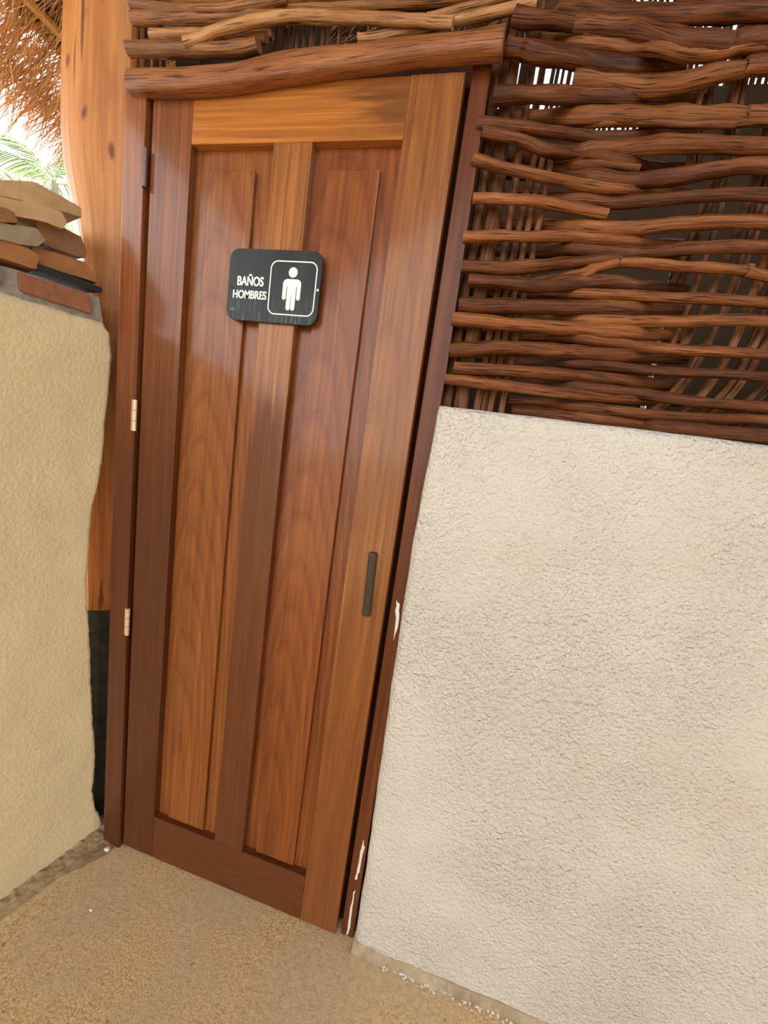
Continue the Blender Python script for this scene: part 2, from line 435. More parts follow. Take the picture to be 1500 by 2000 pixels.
# ------------------------------------------------------------------ measured data (metres)
RODS = [[[0.7712,0.012,2.1252,0.0137],[0.8143,0.012,2.1172,0.0136],[0.8699,0.0425,2.1371,0.0139],[0.9255,0.05,2.1353,0.0138],[0.9632,0.05,2.1302,0.0137]],[[0.7655,0.012,2.0771,0.016],[0.7961,0.012,2.0712,0.0159],[0.825,0.012,2.063,0.0158],[0.9105,0.05,2.0798,0.0161],[0.9931,0.05,2.0655,0.0158],[1.0902,0.088,2.0863,0.0129]],[[0.758,0.012,2.001,0.0142],[0.8098,0.012,1.9997,0.014],[0.8579,0.015,1.9993,0.0139],[0.9193,0.05,2.0207,0.0142],[1.0041,0.05,2.0157,0.0139],[1.093,0.088,2.0374,0.0142],[1.1405,0.088,2.0331,0.0112]],[[0.7357,0.012,1.9537,0.0107],[0.7865,0.012,1.9497,0.0105],[0.8288,0.012,1.9443,0.0104],[0.9124,0.0455,1.9557,0.0106],[0.9921,0.05,1.9503,0.0105],[1.0471,0.062,1.9612,0.0105],[1.131,0.088,1.9867,0.0084]],[[0.7488,0.012,1.9403,0.0107],[0.8018,0.012,1.9287,0.0105],[0.8396,0.012,1.9176,0.0105],[0.8688,0.0124,1.9053,0.0104],[0.919,0.0455,1.9232,0.0107],[0.957,0.05,1.924,0.0106],[1.028,0.05,1.9084,0.0105],[1.075,0.0725,1.9152,0.0106],[1.1376,0.088,1.9223,0.0085]],[[0.7381,0.012,1.8902,0.0103],[0.7801,0.012,1.88,0.0102],[0.8233,0.012,1.87,0.0101],[0.9071,0.0294,1.8641,0.0101],[0.9548,0.05,1.8682,0.0102],[1.0384,0.05,1.8613,0.01],[1.1477,0.088,1.8797,0.0082]],[[0.75,0.012,1.8224,0.0104],[0.8054,0.012,1.8219,0.0102],[0.8529,0.012,1.8195,0.0101],[0.9386,0.0455,1.8284,0.0103],[1.0086,0.05,1.8201,0.0102]],[[0.743,0.012,1.7526,0.0111],[0.8076,0.012,1.757,0.0109],[0.8725,0.012,1.7577,0.0107],[0.9493,0.0455,1.7762,0.0109],[1.0023,0.05,1.7762,0.0108],[1.0783,0.0559,1.7731,0.0107],[1.1691,0.088,1.7892,0.0086]],[[0.7495,0.012,1.6975,0.0123],[0.7984,0.012,1.6975,0.0122],[0.8571,0.012,1.7018,0.012],[0.904,0.012,1.7083,0.0118],[0.9609,0.0466,1.7303,0.0121],[1.0378,0.05,1.7404,0.0119],[1.1668,0.088,1.7612,0.0096]],[[0.7673,0.012,1.6721,0.0124],[0.836,0.012,1.6725,0.0121],[0.9143,0.0122,1.6708,0.0119],[0.9937,0.05,1.6962,0.0121],[1.0443,0.05,1.6977,0.012],[1.0958,0.0559,1.6952,0.0119],[1.1885,0.088,1.7074,0.0097]],[[0.7566,0.012,1.6255,0.0148],[0.8442,0.012,1.6288,0.0144],[0.9498,0.027,1.6369,0.0143],[1.0106,0.05,1.6481,0.0144],[1.0779,0.05,1.6503,0.0142],[1.1977,0.088,1.6687,0.0115]],[[0.7468,0.012,1.597,0.0137],[0.7961,0.012,1.5963,0.0136],[0.8506,0.012,1.5942,0.0134],[0.9574,0.027,1.5988,0.0133],[1.0191,0.05,1.6077,0.0134],[1.0875,0.05,1.6069,0.0132],[1.2097,0.088,1.618,0.0106]],[[0.7529,0.012,1.5355,0.0145],[0.8056,0.012,1.5429,0.0143],[0.8589,0.012,1.5494,0.0141],[0.9381,0.0122,1.551,0.0138],[0.9989,0.0479,1.5618,0.0141],[1.097,0.05,1.5638,0.0138],[1.2189,0.088,1.5792,0.0112]],[[0.7671,0.012,1.5027,0.0122],[0.8331,0.012,1.5057,0.012],[0.8941,0.012,1.5074,0.0118],[1.0047,0.0466,1.5175,0.0119],[1.0379,0.05,1.5184,0.0119],[1.1588,0.069,1.5212,0.0118],[1.231,0.088,1.5282,0.0094]],[[0.7528,0.012,1.4783,0.0117],[0.7958,0.012,1.4785,0.0116],[0.8455,0.012,1.4773,0.0114],[0.9535,0.0122,1.4733,0.0111],[1.0652,0.05,1.4815,0.0113],[1.1387,0.054,1.4841,0.0112],[1.2394,0.088,1.4924,0.009]],[[0.8513,0.069,2.1891,0.0175],[0.9639,0.05,2.1508,0.0167],[1.0658,0.012,2.1054,0.0155],[1.1785,0.012,2.1012,0.0149],[1.5285,0.05,2.0947,0.0149],[1.9285,0.07,2.0919,0.0134]],[[0.8806,0.0521,2.1396,0.0187],[0.969,0.05,2.1274,0.0182],[1.0156,0.0275,2.0949,0.0176],[1.0633,0.012,2.067,0.017],[1.134,0.012,2.0596,0.0167],[1.1882,0.012,2.0634,0.0164],[1.5382,0.05,2.0757,0.0164],[1.9382,0.07,2.0809,0.0148]],[[0.712,0.088,2.1491,0.0104],[0.8207,0.088,2.1442,0.0122],[0.9042,0.05,2.1099,0.0114],[0.9863,0.05,2.0959,0.0112],[1.031,0.0179,2.0638,0.0106],[1.0793,0.012,2.0488,0.0104],[1.1256,0.012,2.0476,0.0103],[1.1903,0.012,2.0553,0.01],[1.5403,0.05,2.0761,0.01],[1.9403,0.07,2.0851,0.009]],[[0.8979,0.0525,2.0517,0.0158],[0.9447,0.05,2.0457,0.0156],[1.0237,0.038,2.0231,0.0151],[1.0663,0.012,2.0038,0.0144],[1.122,0.012,2.0156,0.0141],[1.1655,0.012,2.0231,0.0139],[1.1979,0.012,2.0258,0.0138],[1.5479,0.05,2.0404,0.0138],[1.9479,0.07,2.0466,0.0124]],[[0.7236,0.088,2.0182,0.014],[0.8419,0.088,2.016,0.0164],[0.9298,0.05,1.9879,0.0153],[1.0109,0.05,1.9854,0.015],[1.1014,0.012,1.9559,0.0139],[1.1832,0.012,1.9526,0.0136],[1.2162,0.012,1.9545,0.0135],[1.5662,0.05,1.9646,0.0135],[1.9662,0.07,1.9689,0.0121]],[[0.7464,0.088,1.9993,0.0068],[0.8691,0.0859,1.9971,0.0079],[0.9509,0.05,1.9744,0.0074],[1.0131,0.05,1.9752,0.0072],[1.0886,0.012,1.943,0.0068],[1.1638,0.012,1.9393,0.0066],[1.2197,0.012,1.9408,0.0065],[1.5697,0.05,1.9455,0.0065],[1.9697,0.07,1.9475,0.0059]],[[0.7988,0.088,1.942,0.0135],[0.9163,0.0575,1.9271,0.0152],[0.9557,0.05,1.9302,0.0149],[1.0228,0.05,1.9317,0.0146],[1.0763,0.0124,1.9101,0.0137],[1.136,0.012,1.9103,0.0135],[1.2292,0.012,1.904,0.0131],[1.5792,0.05,1.8922,0.0131],[1.9792,0.07,1.8871,0.0118]],[[0.7297,0.088,1.9432,0.0069],[0.836,0.088,1.9368,0.008],[0.8931,0.0805,1.9219,0.0079],[0.9377,0.05,1.9058,0.0075],[0.9929,0.05,1.9053,0.0074],[1.0466,0.0441,1.8939,0.0072]],[[0.7713,0.088,1.9203,0.0127],[0.8951,0.0805,1.9116,0.0146],[0.9792,0.05,1.8842,0.0139],[1.0474,0.0465,1.8748,0.0136],[1.1001,0.012,1.8594,0.0128],[1.169,0.012,1.8711,0.0125],[1.2364,0.012,1.8761,0.0122],[1.5864,0.05,1.8891,0.0122],[1.9864,0.07,1.8946,0.011]],[[0.8128,0.088,1.8674,0.0107],[0.9325,0.0575,1.8482,0.0121],[1.0161,0.05,1.8399,0.0117],[1.0856,0.0179,1.8266,0.011],[1.156,0.012,1.8276,0.0107],[1.2485,0.012,1.829,0.0104],[1.5985,0.05,1.8316,0.0104],[1.9985,0.07,1.8328,0.0094]],[[0.7866,0.088,1.8184,0.0124],[0.9119,0.0824,1.8149,0.0143],[0.98,0.05,1.7931,0.0136],[1.0661,0.046,1.7947,0.0132],[1.1355,0.012,1.7853,0.0124],[1.2591,0.012,1.7876,0.0119],[1.6091,0.05,1.7909,0.0119],[2.0091,0.07,1.7923,0.0107]],[[0.767,0.088,1.7634,0.0116],[0.8943,0.088,1.7691,0.0134],[0.957,0.0534,1.757,0.0127],[1.0072,0.05,1.7532,0.0125],[1.0759,0.046,1.7508,0.0122],[1.1455,0.012,1.7434,0.0115],[1.2695,0.012,1.7473,0.011],[1.6195,0.05,1.7528,0.011],[2.0195,0.07,1.7552,0.0099]],[[0.8647,0.088,1.7043,0.0094],[0.9786,0.05,1.7089,0.0105],[1.0061,0.05,1.7233,0.0104],[1.0369,0.05,1.732,0.0103],[1.0592,0.05,1.7347,0.0102],[1.1326,0.012,1.7138,0.0096],[1.1919,0.012,1.7127,0.0094],[1.2493,0.012,1.7117,0.0092],[1.2804,0.012,1.7048,0.0092],[1.6304,0.05,1.666,0.0092],[2.0304,0.07,1.6493,0.0083]],[[0.7606,0.088,1.6793,0.0097],[0.8906,0.088,1.6858,0.0113],[0.9738,0.0534,1.6754,0.0106],[1.0239,0.05,1.6749,0.0105],[1.0931,0.046,1.6743,0.0102],[1.1649,0.012,1.6613,0.0096],[1.2919,0.012,1.66,0.0092],[1.6419,0.05,1.6582,0.0092],[2.0419,0.07,1.6574,0.0083]],[[0.7763,0.088,1.6279,0.0108],[0.9067,0.088,1.6358,0.0126],[1.0081,0.05,1.6275,0.0117],[1.1031,0.046,1.6297,0.0114],[1.1546,0.012,1.6199,0.0107],[1.2999,0.012,1.629,0.0103],[1.6499,0.05,1.64,0.0103],[2.0499,0.07,1.6447,0.0093]],[[0.7618,0.088,1.5868,0.0104],[0.8908,0.088,1.5955,0.0121],[0.9914,0.0534,1.5898,0.0113],[1.0427,0.05,1.5869,0.0111],[1.1137,0.046,1.5826,0.0109],[1.166,0.012,1.571,0.0103],[1.3141,0.012,1.5737,0.0099],[1.6641,0.05,1.5769,0.0099],[2.0641,0.07,1.5783,0.0089]],[[0.7771,0.088,1.5311,0.0094],[0.9097,0.088,1.5422,0.0109],[1.0017,0.0534,1.5402,0.0103],[1.0525,0.05,1.541,0.0101],[1.1235,0.046,1.5388,0.0099],[1.1957,0.012,1.5314,0.0093],[1.3234,0.012,1.5375,0.0089],[1.6734,0.05,1.5459,0.0089],[2.0734,0.07,1.5494,0.008]],[[0.7996,0.088,1.4949,0.0105],[0.9322,0.088,1.5041,0.0122],[1.0358,0.05,1.4958,0.0114],[1.1335,0.046,1.4943,0.011],[1.2072,0.012,1.4833,0.0104],[1.3364,0.012,1.4868,0.01],[1.6864,0.05,1.4915,0.01],[2.0864,0.07,1.4936,0.009]],[[0.8899,0.088,1.4608,0.0112],[0.9544,0.088,1.4624,0.011],[1.0186,0.0534,1.4582,0.0104],[1.0508,0.05,1.4573,0.0103],[1.1937,0.012,1.4524,0.0094],[1.3428,0.012,1.4621,0.009],[1.6928,0.05,1.4735,0.009],[2.0928,0.07,1.4784,0.0081]],[[0.9041,0.088,1.4388,0.0155],[0.9987,0.073,1.4403,0.0149],[1.0553,0.05,1.4359,0.0143],[1.1492,0.0441,1.4376,0.0139],[1.1788,0.016,1.4336,0.0133],[1.2681,0.012,1.4341,0.0129],[1.3492,0.012,1.4371,0.0126],[1.6992,0.05,1.4436,0.0126],[2.0992,0.07,1.4463,0.0113]]]
UPRIGHTS = [[[0.749,0.05,2.33,0.01],[0.7523,0.05,2.08,0.0106],[0.7625,0.05,1.805,0.0111],[0.7605,0.05,1.4638,0.0119],[0.7611,0.05,1.415,0.012]],[[0.7724,0.05,2.33,0.0142],[0.778,0.05,2.0786,0.015],[0.7926,0.05,1.8055,0.0158],[0.7915,0.05,1.4671,0.0169],[0.7927,0.05,1.415,0.017]],[[0.815,0.05,2.33,0.007],[0.8197,0.05,2.0072,0.0075],[0.8262,0.05,1.8061,0.0078],[0.8274,0.05,1.4709,0.0084],[0.8282,0.05,1.415,0.0084]],[[0.8522,0.05,1.9434,0.0071],[0.8514,0.05,1.9084,0.0071],[0.8483,0.05,1.8064,0.0073],[0.8414,0.05,1.4723,0.0078],[0.8401,0.05,1.415,0.0079]],[[0.8698,0.05,1.9341,0.006],[0.8688,0.05,1.8991,0.0061],[0.8652,0.05,1.8067,0.0062],[0.8563,0.05,1.4739,0.0066],[0.8546,0.05,1.415,0.0067]],[[0.8846,0.05,1.934,0.006],[0.8842,0.05,1.899,0.0061],[0.8839,0.05,1.8071,0.0062],[0.8796,0.05,1.4763,0.0066],[0.8789,0.05,1.415,0.0067]],[[1.126,0.042,2.33,0.0051],[1.116,0.042,2.0381,0.0055],[1.127,0.042,1.8794,0.0057]],[[1.1442,0.05,2.33,0.0052],[1.1342,0.05,2.0439,0.0056],[1.1462,0.05,1.8845,0.0057]],[[1.1829,0.058,2.33,0.0064],[1.1729,0.058,2.0487,0.0069],[1.1755,0.058,1.8896,0.0071],[1.1525,0.058,1.7035,0.0075]],[[1.1822,0.042,2.33,0.0046],[1.1722,0.042,2.0353,0.005],[1.1787,0.042,1.8792,0.0052],[1.1615,0.042,1.6973,0.0054]],[[1.1953,0.05,2.33,0.0045],[1.1853,0.05,2.0414,0.0048],[1.1983,0.05,1.8843,0.005],[1.1899,0.05,1.702,0.0052],[1.1744,0.05,1.5849,0.0053]],[[1.2424,0.042,2.33,0.0063],[1.2324,0.042,2.0324,0.0068],[1.2367,0.042,1.879,0.007],[1.2173,0.042,1.7,0.0073],[1.1893,0.042,1.5839,0.0076]],[[1.2521,0.05,2.33,0.0047],[1.2421,0.05,2.0386,0.0051],[1.2555,0.05,1.8841,0.0052],[1.2481,0.05,1.7049,0.0055],[1.233,0.05,1.5897,0.0056],[1.2048,0.05,1.5007,0.0058],[1.1448,0.05,1.42,0.006]],[[1.2771,0.058,2.33,0.0065],[1.2671,0.058,2.0441,0.007],[1.2738,0.058,1.8892,0.0073],[1.2573,0.058,1.7087,0.0076],[1.2321,0.058,1.5919,0.0078],[1.1972,0.058,1.5012,0.0081],[1.1372,0.058,1.42,0.0083]],[[1.2793,0.042,2.33,0.0055],[1.2693,0.042,2.0306,0.006],[1.2849,0.042,1.8789,0.0062],[1.281,0.042,1.7032,0.0065],[1.2691,0.042,1.5905,0.0066],[1.2438,0.042,1.5035,0.0068],[1.1838,0.042,1.42,0.0071]],[[1.3021,0.05,2.33,0.0042],[1.2921,0.05,2.0362,0.0045],[1.3028,0.05,1.884,0.0047],[1.2921,0.05,1.7071,0.0049],[1.2727,0.05,1.593,0.005],[1.2424,0.05,1.5047,0.0052],[1.1824,0.05,1.42,0.0054]],[[1.3143,0.058,2.33,0.0067],[1.3043,0.058,2.0423,0.0072],[1.3209,0.058,1.8891,0.0074],[1.3181,0.058,1.7117,0.0078],[1.3069,0.058,1.598,0.008],[1.2821,0.058,1.5103,0.0082],[1.2221,0.058,1.42,0.0085]],[[1.3311,0.042,2.33,0.0045],[1.3211,0.042,2.0281,0.0049],[1.332,0.042,1.8787,0.005],[1.3223,0.042,1.7052,0.0053],[1.3037,0.042,1.5934,0.0054],[1.2745,0.042,1.5068,0.0056],[1.2145,0.042,1.42,0.0058]],[[1.3513,0.05,2.33,0.0064],[1.3413,0.05,2.0338,0.0069],[1.3525,0.05,1.8838,0.0071],[1.3431,0.05,1.7096,0.0074],[1.3244,0.05,1.5973,0.0077],[1.2953,0.05,1.5104,0.0079],[1.2353,0.05,1.42,0.0082]],[[1.3751,0.042,2.33,0.0048],[1.3651,0.042,2.0259,0.0052],[1.3778,0.042,1.8785,0.0054],[1.3709,0.042,1.7076,0.0056],[1.3547,0.042,1.5976,0.0058],[1.3278,0.042,1.5126,0.0059],[1.2678,0.042,1.42,0.0061]],[[1.3912,0.05,2.33,0.004],[1.3812,0.05,2.0318,0.0044],[1.3954,0.05,1.8836,0.0045],[1.3902,0.05,1.7119,0.0047],[1.3757,0.05,1.6015,0.0048],[1.3499,0.05,1.5163,0.005],[1.2899,0.05,1.42,0.0051]],[[1.4126,0.058,2.33,0.0037],[1.4026,0.058,2.0375,0.004],[1.4126,0.058,1.8887,0.0041],[1.4016,0.058,1.7158,0.0043],[1.3806,0.058,1.6041,0.0044],[1.3505,0.058,1.5177,0.0046],[1.2905,0.058,1.42,0.0047]],[[1.4123,0.042,2.33,0.0043],[1.4023,0.042,2.0241,0.0047],[1.4147,0.042,1.8784,0.0048],[1.4075,0.042,1.7094,0.005],[1.3906,0.042,1.6005,0.0052],[1.3637,0.042,1.5164,0.0053],[1.3037,0.042,1.42,0.0055]]]
TRANSOM = [[[-0.082,0.012,2.1263,0.0152],[-0.0164,0.012,2.1213,0.015],[0.0714,0.012,2.116,0.0147],[0.1873,0.012,2.1099,0.0143],[0.2484,0.012,2.1136,0.0141]],[[-0.0431,0.03,2.1681,0.0112],[0.0733,0.03,2.1594,0.0109],[0.1521,0.03,2.1512,0.0107],[0.2528,0.03,2.1446,0.0105]],[[0.1137,0.045,2.1694,0.0092],[0.1981,0.045,2.1657,0.0091],[0.2585,0.045,2.1617,0.0089]],[[0.0774,0.0,2.1174,0.0117],[0.1192,0.0,2.126,0.0116],[0.1562,0.0,2.1347,0.0115],[0.2286,0.0,2.1452,0.0112],[0.3161,0.0,2.1486,0.011],[0.4176,0.0,2.1402,0.0107],[0.504,0.0,2.1312,0.0105],[0.5974,0.0,2.1185,0.0102],[0.662,0.0,2.1114,0.0101]],[[-0.0943,0.03,2.2038,0.0136],[0.0308,0.03,2.1936,0.0132],[0.1259,0.03,2.1875,0.013],[0.1995,0.03,2.1849,0.0127],[0.2977,0.03,2.1748,0.0125]],[[-0.0904,0.02,2.2217,0.0099],[0.0388,0.02,2.2028,0.0096],[0.1366,0.02,2.1942,0.0094],[0.2293,0.02,2.1952,0.0092],[0.3001,0.02,2.1995,0.009]],[[0.1132,0.035,2.2028,0.013],[0.2195,0.035,2.2022,0.0127],[0.2923,0.035,2.2002,0.0125],[0.3971,0.035,2.1964,0.0122],[0.582,0.035,2.1851,0.0116],[0.6915,0.035,2.187,0.0113]],[[0.4704,0.015,2.113,0.0098],[0.5131,0.015,2.1145,0.0097],[0.595,0.015,2.121,0.0095],[0.6537,0.015,2.1269,0.0093],[0.7378,0.015,2.1378,0.0091],[0.8071,0.015,2.1475,0.0089]],[[0.603,0.03,2.154,0.008],[0.647,0.03,2.1616,0.0079],[0.7183,0.03,2.1709,0.0078],[0.7681,0.03,2.1805,0.0076]],[[-0.0305,0.02,2.2382,0.0137],[0.1283,0.02,2.2173,0.0133],[0.3456,0.02,2.2046,0.0126],[0.5626,0.02,2.193,0.0119],[0.7581,0.02,2.1794,0.0113]]]
TRANSOM_UP = [[[-0.1295,0.075,2.06,0.0056],[-0.1255,0.072,2.2,0.0056],[-0.1325,0.075,2.34,0.0056]],[[-0.1086,0.075,2.06,0.005],[-0.1046,0.072,2.2,0.005],[-0.1116,0.075,2.34,0.005]],[[-0.082,0.075,2.06,0.0043],[-0.078,0.072,2.2,0.0043],[-0.085,0.075,2.34,0.0043]],[[-0.0557,0.075,2.06,0.0049],[-0.0517,0.072,2.2,0.0049],[-0.0587,0.075,2.34,0.0049]],[[0.2468,0.075,2.06,0.0046],[0.2508,0.072,2.2,0.0046],[0.2438,0.075,2.34,0.0046]],[[0.2697,0.075,2.06,0.0057],[0.2737,0.072,2.2,0.0057],[0.2667,0.075,2.34,0.0057]],[[0.2836,0.075,2.06,0.0046],[0.2876,0.072,2.2,0.0046],[0.2806,0.075,2.34,0.0046]],[[0.2973,0.075,2.06,0.0045],[0.3013,0.072,2.2,0.0045],[0.2943,0.075,2.34,0.0045]],[[0.3147,0.075,2.06,0.0051],[0.3187,0.072,2.2,0.0051],[0.3117,0.075,2.34,0.0051]],[[0.3345,0.075,2.06,0.0073],[0.3385,0.072,2.2,0.0073],[0.3315,0.075,2.34,0.0073]],[[0.3589,0.075,2.06,0.005],[0.3629,0.072,2.2,0.005],[0.3559,0.075,2.34,0.005]],[[0.371,0.075,2.06,0.0045],[0.375,0.072,2.2,0.0045],[0.368,0.075,2.34,0.0045]],[[0.3974,0.075,2.06,0.005],[0.4014,0.072,2.2,0.005],[0.3944,0.075,2.34,0.005]]]
BEAM = [[-0.0149,2.0542,2.0114],[0.1048,2.0515,2.0062],[0.2212,2.0524,2.0093],[0.3183,2.0663,2.0164],[0.4693,2.0705,2.027],[0.6086,2.0743,2.0351],[0.6835,2.0755,2.0379],[0.763,2.0821,2.0369]]
POST_L = [[-0.3719,2.3953],[-0.3795,2.3511],[-0.3862,2.248],[-0.3949,2.1413],[-0.3945,1.9926],[-0.3807,1.9158],[-0.3338,1.8118],[-0.2953,1.7061]]
RAG = [[-0.0288,1.5106],[-0.016,1.5001],[-0.0098,1.4422],[-0.0113,1.4102],[-0.0136,1.3649],[-0.0208,1.2727],[-0.0239,1.206],[-0.0307,1.1382],[-0.0401,1.0836],[-0.0463,1.0425],[-0.0507,0.959],[-0.0541,0.8882],[-0.0536,0.7855],[-0.0462,0.7076],[-0.0417,0.5966],[-0.0374,0.4977],[-0.0316,0.3944],[-0.0249,0.3215],[-0.0245,0.2333],[-0.0301,0.1749],[-0.0192,0.1021],[-0.0013,0.0491],[0.0042,-0.0036]]
SLABS = [('a',[[-0.2426,1.7163],[-0.1594,1.7667],[-0.1172,1.7657],[-0.0711,1.7635],[-0.0688,1.7441],[-0.117,1.7327],[-0.1527,1.7251],[-0.2429,1.698]],-0.03),('b',[[-0.2323,1.6932],[-0.1866,1.7065],[-0.1579,1.7169],[-0.1174,1.7245],[-0.1071,1.7073],[-0.1162,1.6911],[-0.1536,1.6866],[-0.1948,1.6733],[-0.2327,1.6657]],0.0),('c',[[-0.2637,1.6553],[-0.215,1.6762],[-0.2005,1.6768],[-0.1936,1.6587],[-0.2213,1.646],[-0.2641,1.6357]],0.012),('d',[[-0.2632,1.6323],[-0.2277,1.6432],[-0.1925,1.6561],[-0.163,1.6656],[-0.1467,1.6499],[-0.163,1.6307],[-0.1895,1.6218],[-0.2637,1.608]],0.008),('e',[[-0.1576,1.6886],[-0.1157,1.6995],[-0.0741,1.6994],[-0.0614,1.6713],[-0.0653,1.656],[-0.1059,1.6502],[-0.1428,1.6472]],-0.02),('f',[[-0.1676,1.6298],[-0.1142,1.6397],[-0.0671,1.6451],[-0.0432,1.61],[-0.0946,1.6051],[-0.1539,1.6014]],-0.01),('g',[[-0.2628,1.609],[-0.2196,1.618],[-0.1752,1.6223],[-0.1584,1.6143],[-0.161,1.5855],[-0.22,1.5826],[-0.2634,1.5798]],0.004),('h',[[-0.1616,1.5983],[-0.1006,1.6],[-0.0389,1.5989],[-0.0397,1.5858],[-0.1004,1.5848],[-0.1616,1.584]],0.006),('brick',[[-0.1905,1.5687],[-0.1364,1.5712],[-0.0603,1.5745],[-0.0606,1.534],[-0.1363,1.5317],[-0.1907,1.5344]],0.002),('brick2',[[-0.2835,1.5588],[-0.249,1.5629],[-0.2155,1.5676],[-0.2151,1.5335],[-0.2496,1.5297],[-0.2843,1.5259]],0.001),('mortar',[[-0.3263,1.5558],[-0.1882,1.5735],[-0.041,1.5779],[-0.0284,1.5109],[-0.1335,1.5202],[-0.3283,1.4943]],-0.006)]
SIGN_C = [0.3509,-0.012,1.6266]
SG = {'fl':[0.3373,1.6268],'fr':[0.449,1.6325],'ft':[0.3894,1.6831],'fb':[0.3926,1.572],'headc':[0.3909,1.6614],'headr':[0.4015,1.6618],'headt':[0.3898,1.6712],'shl':[0.3697,1.6413],'shr':[0.411,1.6433],'sht':[0.3905,1.6483],'armb':[0.3751,1.6101],'inl':[0.3798,1.6321],'inr':[0.401,1.6332],'hip':[0.3896,1.6149],'foot':[0.3923,1.583],'legl':[0.382,1.5853],'legr':[0.4032,1.5866],'b0':[0.2567,1.6293],'b1':[0.3225,1.6325],'bt':[0.2879,1.6505],'h0':[0.2488,1.6014],'h1':[0.3319,1.6044],'ht':[0.2888,1.621],'screw':[0.452,1.6279],'hole':[0.2512,1.6257]}
HINGE = [[[0.0004,-0.012,1.9082],[0.0018,-0.012,1.8285]],[[-0.0022,-0.012,1.3464],[-0.0017,-0.012,1.2689]],[[0.0009,-0.012,0.785],[0.0009,-0.012,0.7077]]]
HANDLE = [[0.655,1.0788],[0.6595,0.925]]
JAMB = [[0.7002,2.0502],[0.7399,2.048],[0.7265,1.558],[0.7593,1.5605],[0.7253,1.0632],[0.7486,1.0681],[0.7024,0.0313],[0.7316,0.0454]]
SMEAR = [[[0.7223,0.973],[0.7321,0.9651],[0.7359,0.9082],[0.7314,0.8718],[0.728,0.9192]],[[0.7329,0.3126],[0.74,0.2917],[0.7359,0.2093],[0.7333,0.1869],[0.7279,0.1845],[0.7314,0.2318]],[[0.7336,0.1539],[0.7328,0.1168],[0.7355,0.0329],[0.7311,-0.0005],[0.7279,0.0014],[0.7276,0.0805],[0.7296,0.1404]]]
FILLET = [[0.7423,-0.0063],[0.8279,-0.0167],[0.9099,-0.0161],[0.989,-0.0108],[1.0791,-0.0176],[1.1533,-0.0152],[1.2363,-0.0199]]
PEBBLE = [[-0.021, -0.0347, 0.02], [0.0641, -0.1562, 0.003]]


# ------------------------------------------------------------------ setting
def grid_slab(name, fn, nu, nv, mat, parent=None, full=False):
    """Front skin fn(i/nu, j/nv) -> (front point, back point); closed all round."""
    V = []; Fc = []
    for j in range(nv + 1):
        for i in range(nu + 1):
            V.append(fn(i / nu, j / nv)[0])
    W = nu + 1
    for j in range(nv):
        for i in range(nu):
            Fc.append((j * W + i, j * W + i + 1, (j + 1) * W + i + 1, (j + 1) * W + i))
    if full:      # the back follows the front, for shells that are not flat
        n0 = len(V)
        for j in range(nv + 1):
            for i in range(nu + 1): V.append(fn(i / nu, j / nv)[1])
        Fc += [tuple(q + n0 for q in f[::-1]) for f in list(Fc)]
        ed = [(i, 0) for i in range(nu)] + [(nu, j) for j in range(nv)] + [(i, nv) for i in range(nu, 0, -1)] + [(0, j) for j in range(nv, 0, -1)]
        for k in range(len(ed)):
            a = ed[k][1] * W + ed[k][0]; b = ed[(k + 1) % len(ed)][1] * W + ed[(k + 1) % len(ed)][0]
            Fc.append((b, a, a + n0, b + n0))
        return py_obj(name, V, Fc, mat, parent, smooth=False)
    rim = [(i, 0) for i in range(nu)] + [(nu, j) for j in range(nv)] + [(i, nv) for i in range(nu, 0, -1)] + [(0, j) for j in range(nv, 0, -1)]
    b0 = len(V)
    for i, j in rim: V.append(fn(i / nu, j / nv)[1])
    m = len(rim)
    for k in range(m):
        a = rim[k][1] * W + rim[k][0]; b = rim[(k + 1) % m][1] * W + rim[(k + 1) % m][0]
        Fc.append((b, a, b0 + k, b0 + (k + 1) % m))
    Fc.append(tuple(range(b0 + m - 1, b0 - 1, -1)))
    return py_obj(name, V, Fc, mat, parent, smooth=True)

def interp(tab, z):
    if z <= tab[0][0]: return tab[0][1]
    for (a, va), (b, vb) in zip(tab, tab[1:]):
        if z <= b: return va + (vb - va) * (z - a) / (b - a)
    return tab[-1][1]

def round_in(d, R):
    return 0.0 if d >= R else R - math.sqrt(max(0.0, R * R - (R - d) ** 2))

# floor: concrete slab, a little uneven
def floor_fn(u, v_):
    x = -1.2 + 6.4 * u; y = -4.6 + 6.6 * v_
    z = 0.004 * noise.noise(Vector((x * 2.1, y * 2.1, 0))) - 0.001
    return Vector((x, y, z)), Vector((x, y, -0.12))
floor = grid_slab('floor', floor_fn, 130, 130, M['concrete'])
tag(floor, 'sandy tan concrete floor below the wooden door', 'floor', kind='structure')
ground = box('ground', -45, 45, -45, 45, -0.45, -0.14, M['ground'])
tag(ground, 'pale sandy ground outside beyond the low cream wall', 'ground', kind='structure')

# right wall
edge_r = [(0.0, .753), (.35, .750), (.8, .741), (1.1, .739), (1.3, .744), (1.44, .751)]
WR_H = 1.422
def wr_fn(u, v_):
    z = -0.01 + (WR_H + .01) * (1 - (1 - v_) ** 1.25)
    x0 = interp(edge_r, z) + .0025 * noise.noise(Vector((0, 3, z * 11)))
    x = x0 + (2.75 - x0) * u ** 1.35
    d = min(x - x0, WR_H - z)
    y = -.006 + round_in(d, .024) * .9
    y += .0045 * noise.noise(Vector((x * 3.2, 0, z * 3.2))) + .0022 * noise.noise(Vector((x * 13, 4, z * 13)))
    zz = z + .003 * noise.noise(Vector((x * 7, 1, 0))) * v_
    return Vector((x, y, zz)), Vector((x, .15, zz))
wr = grid_slab('wall_right', wr_fn, 190, 130, M['wall_white'])
tag(wr, 'rough cream white plastered half wall beside the wooden door', 'wall', kind='structure')

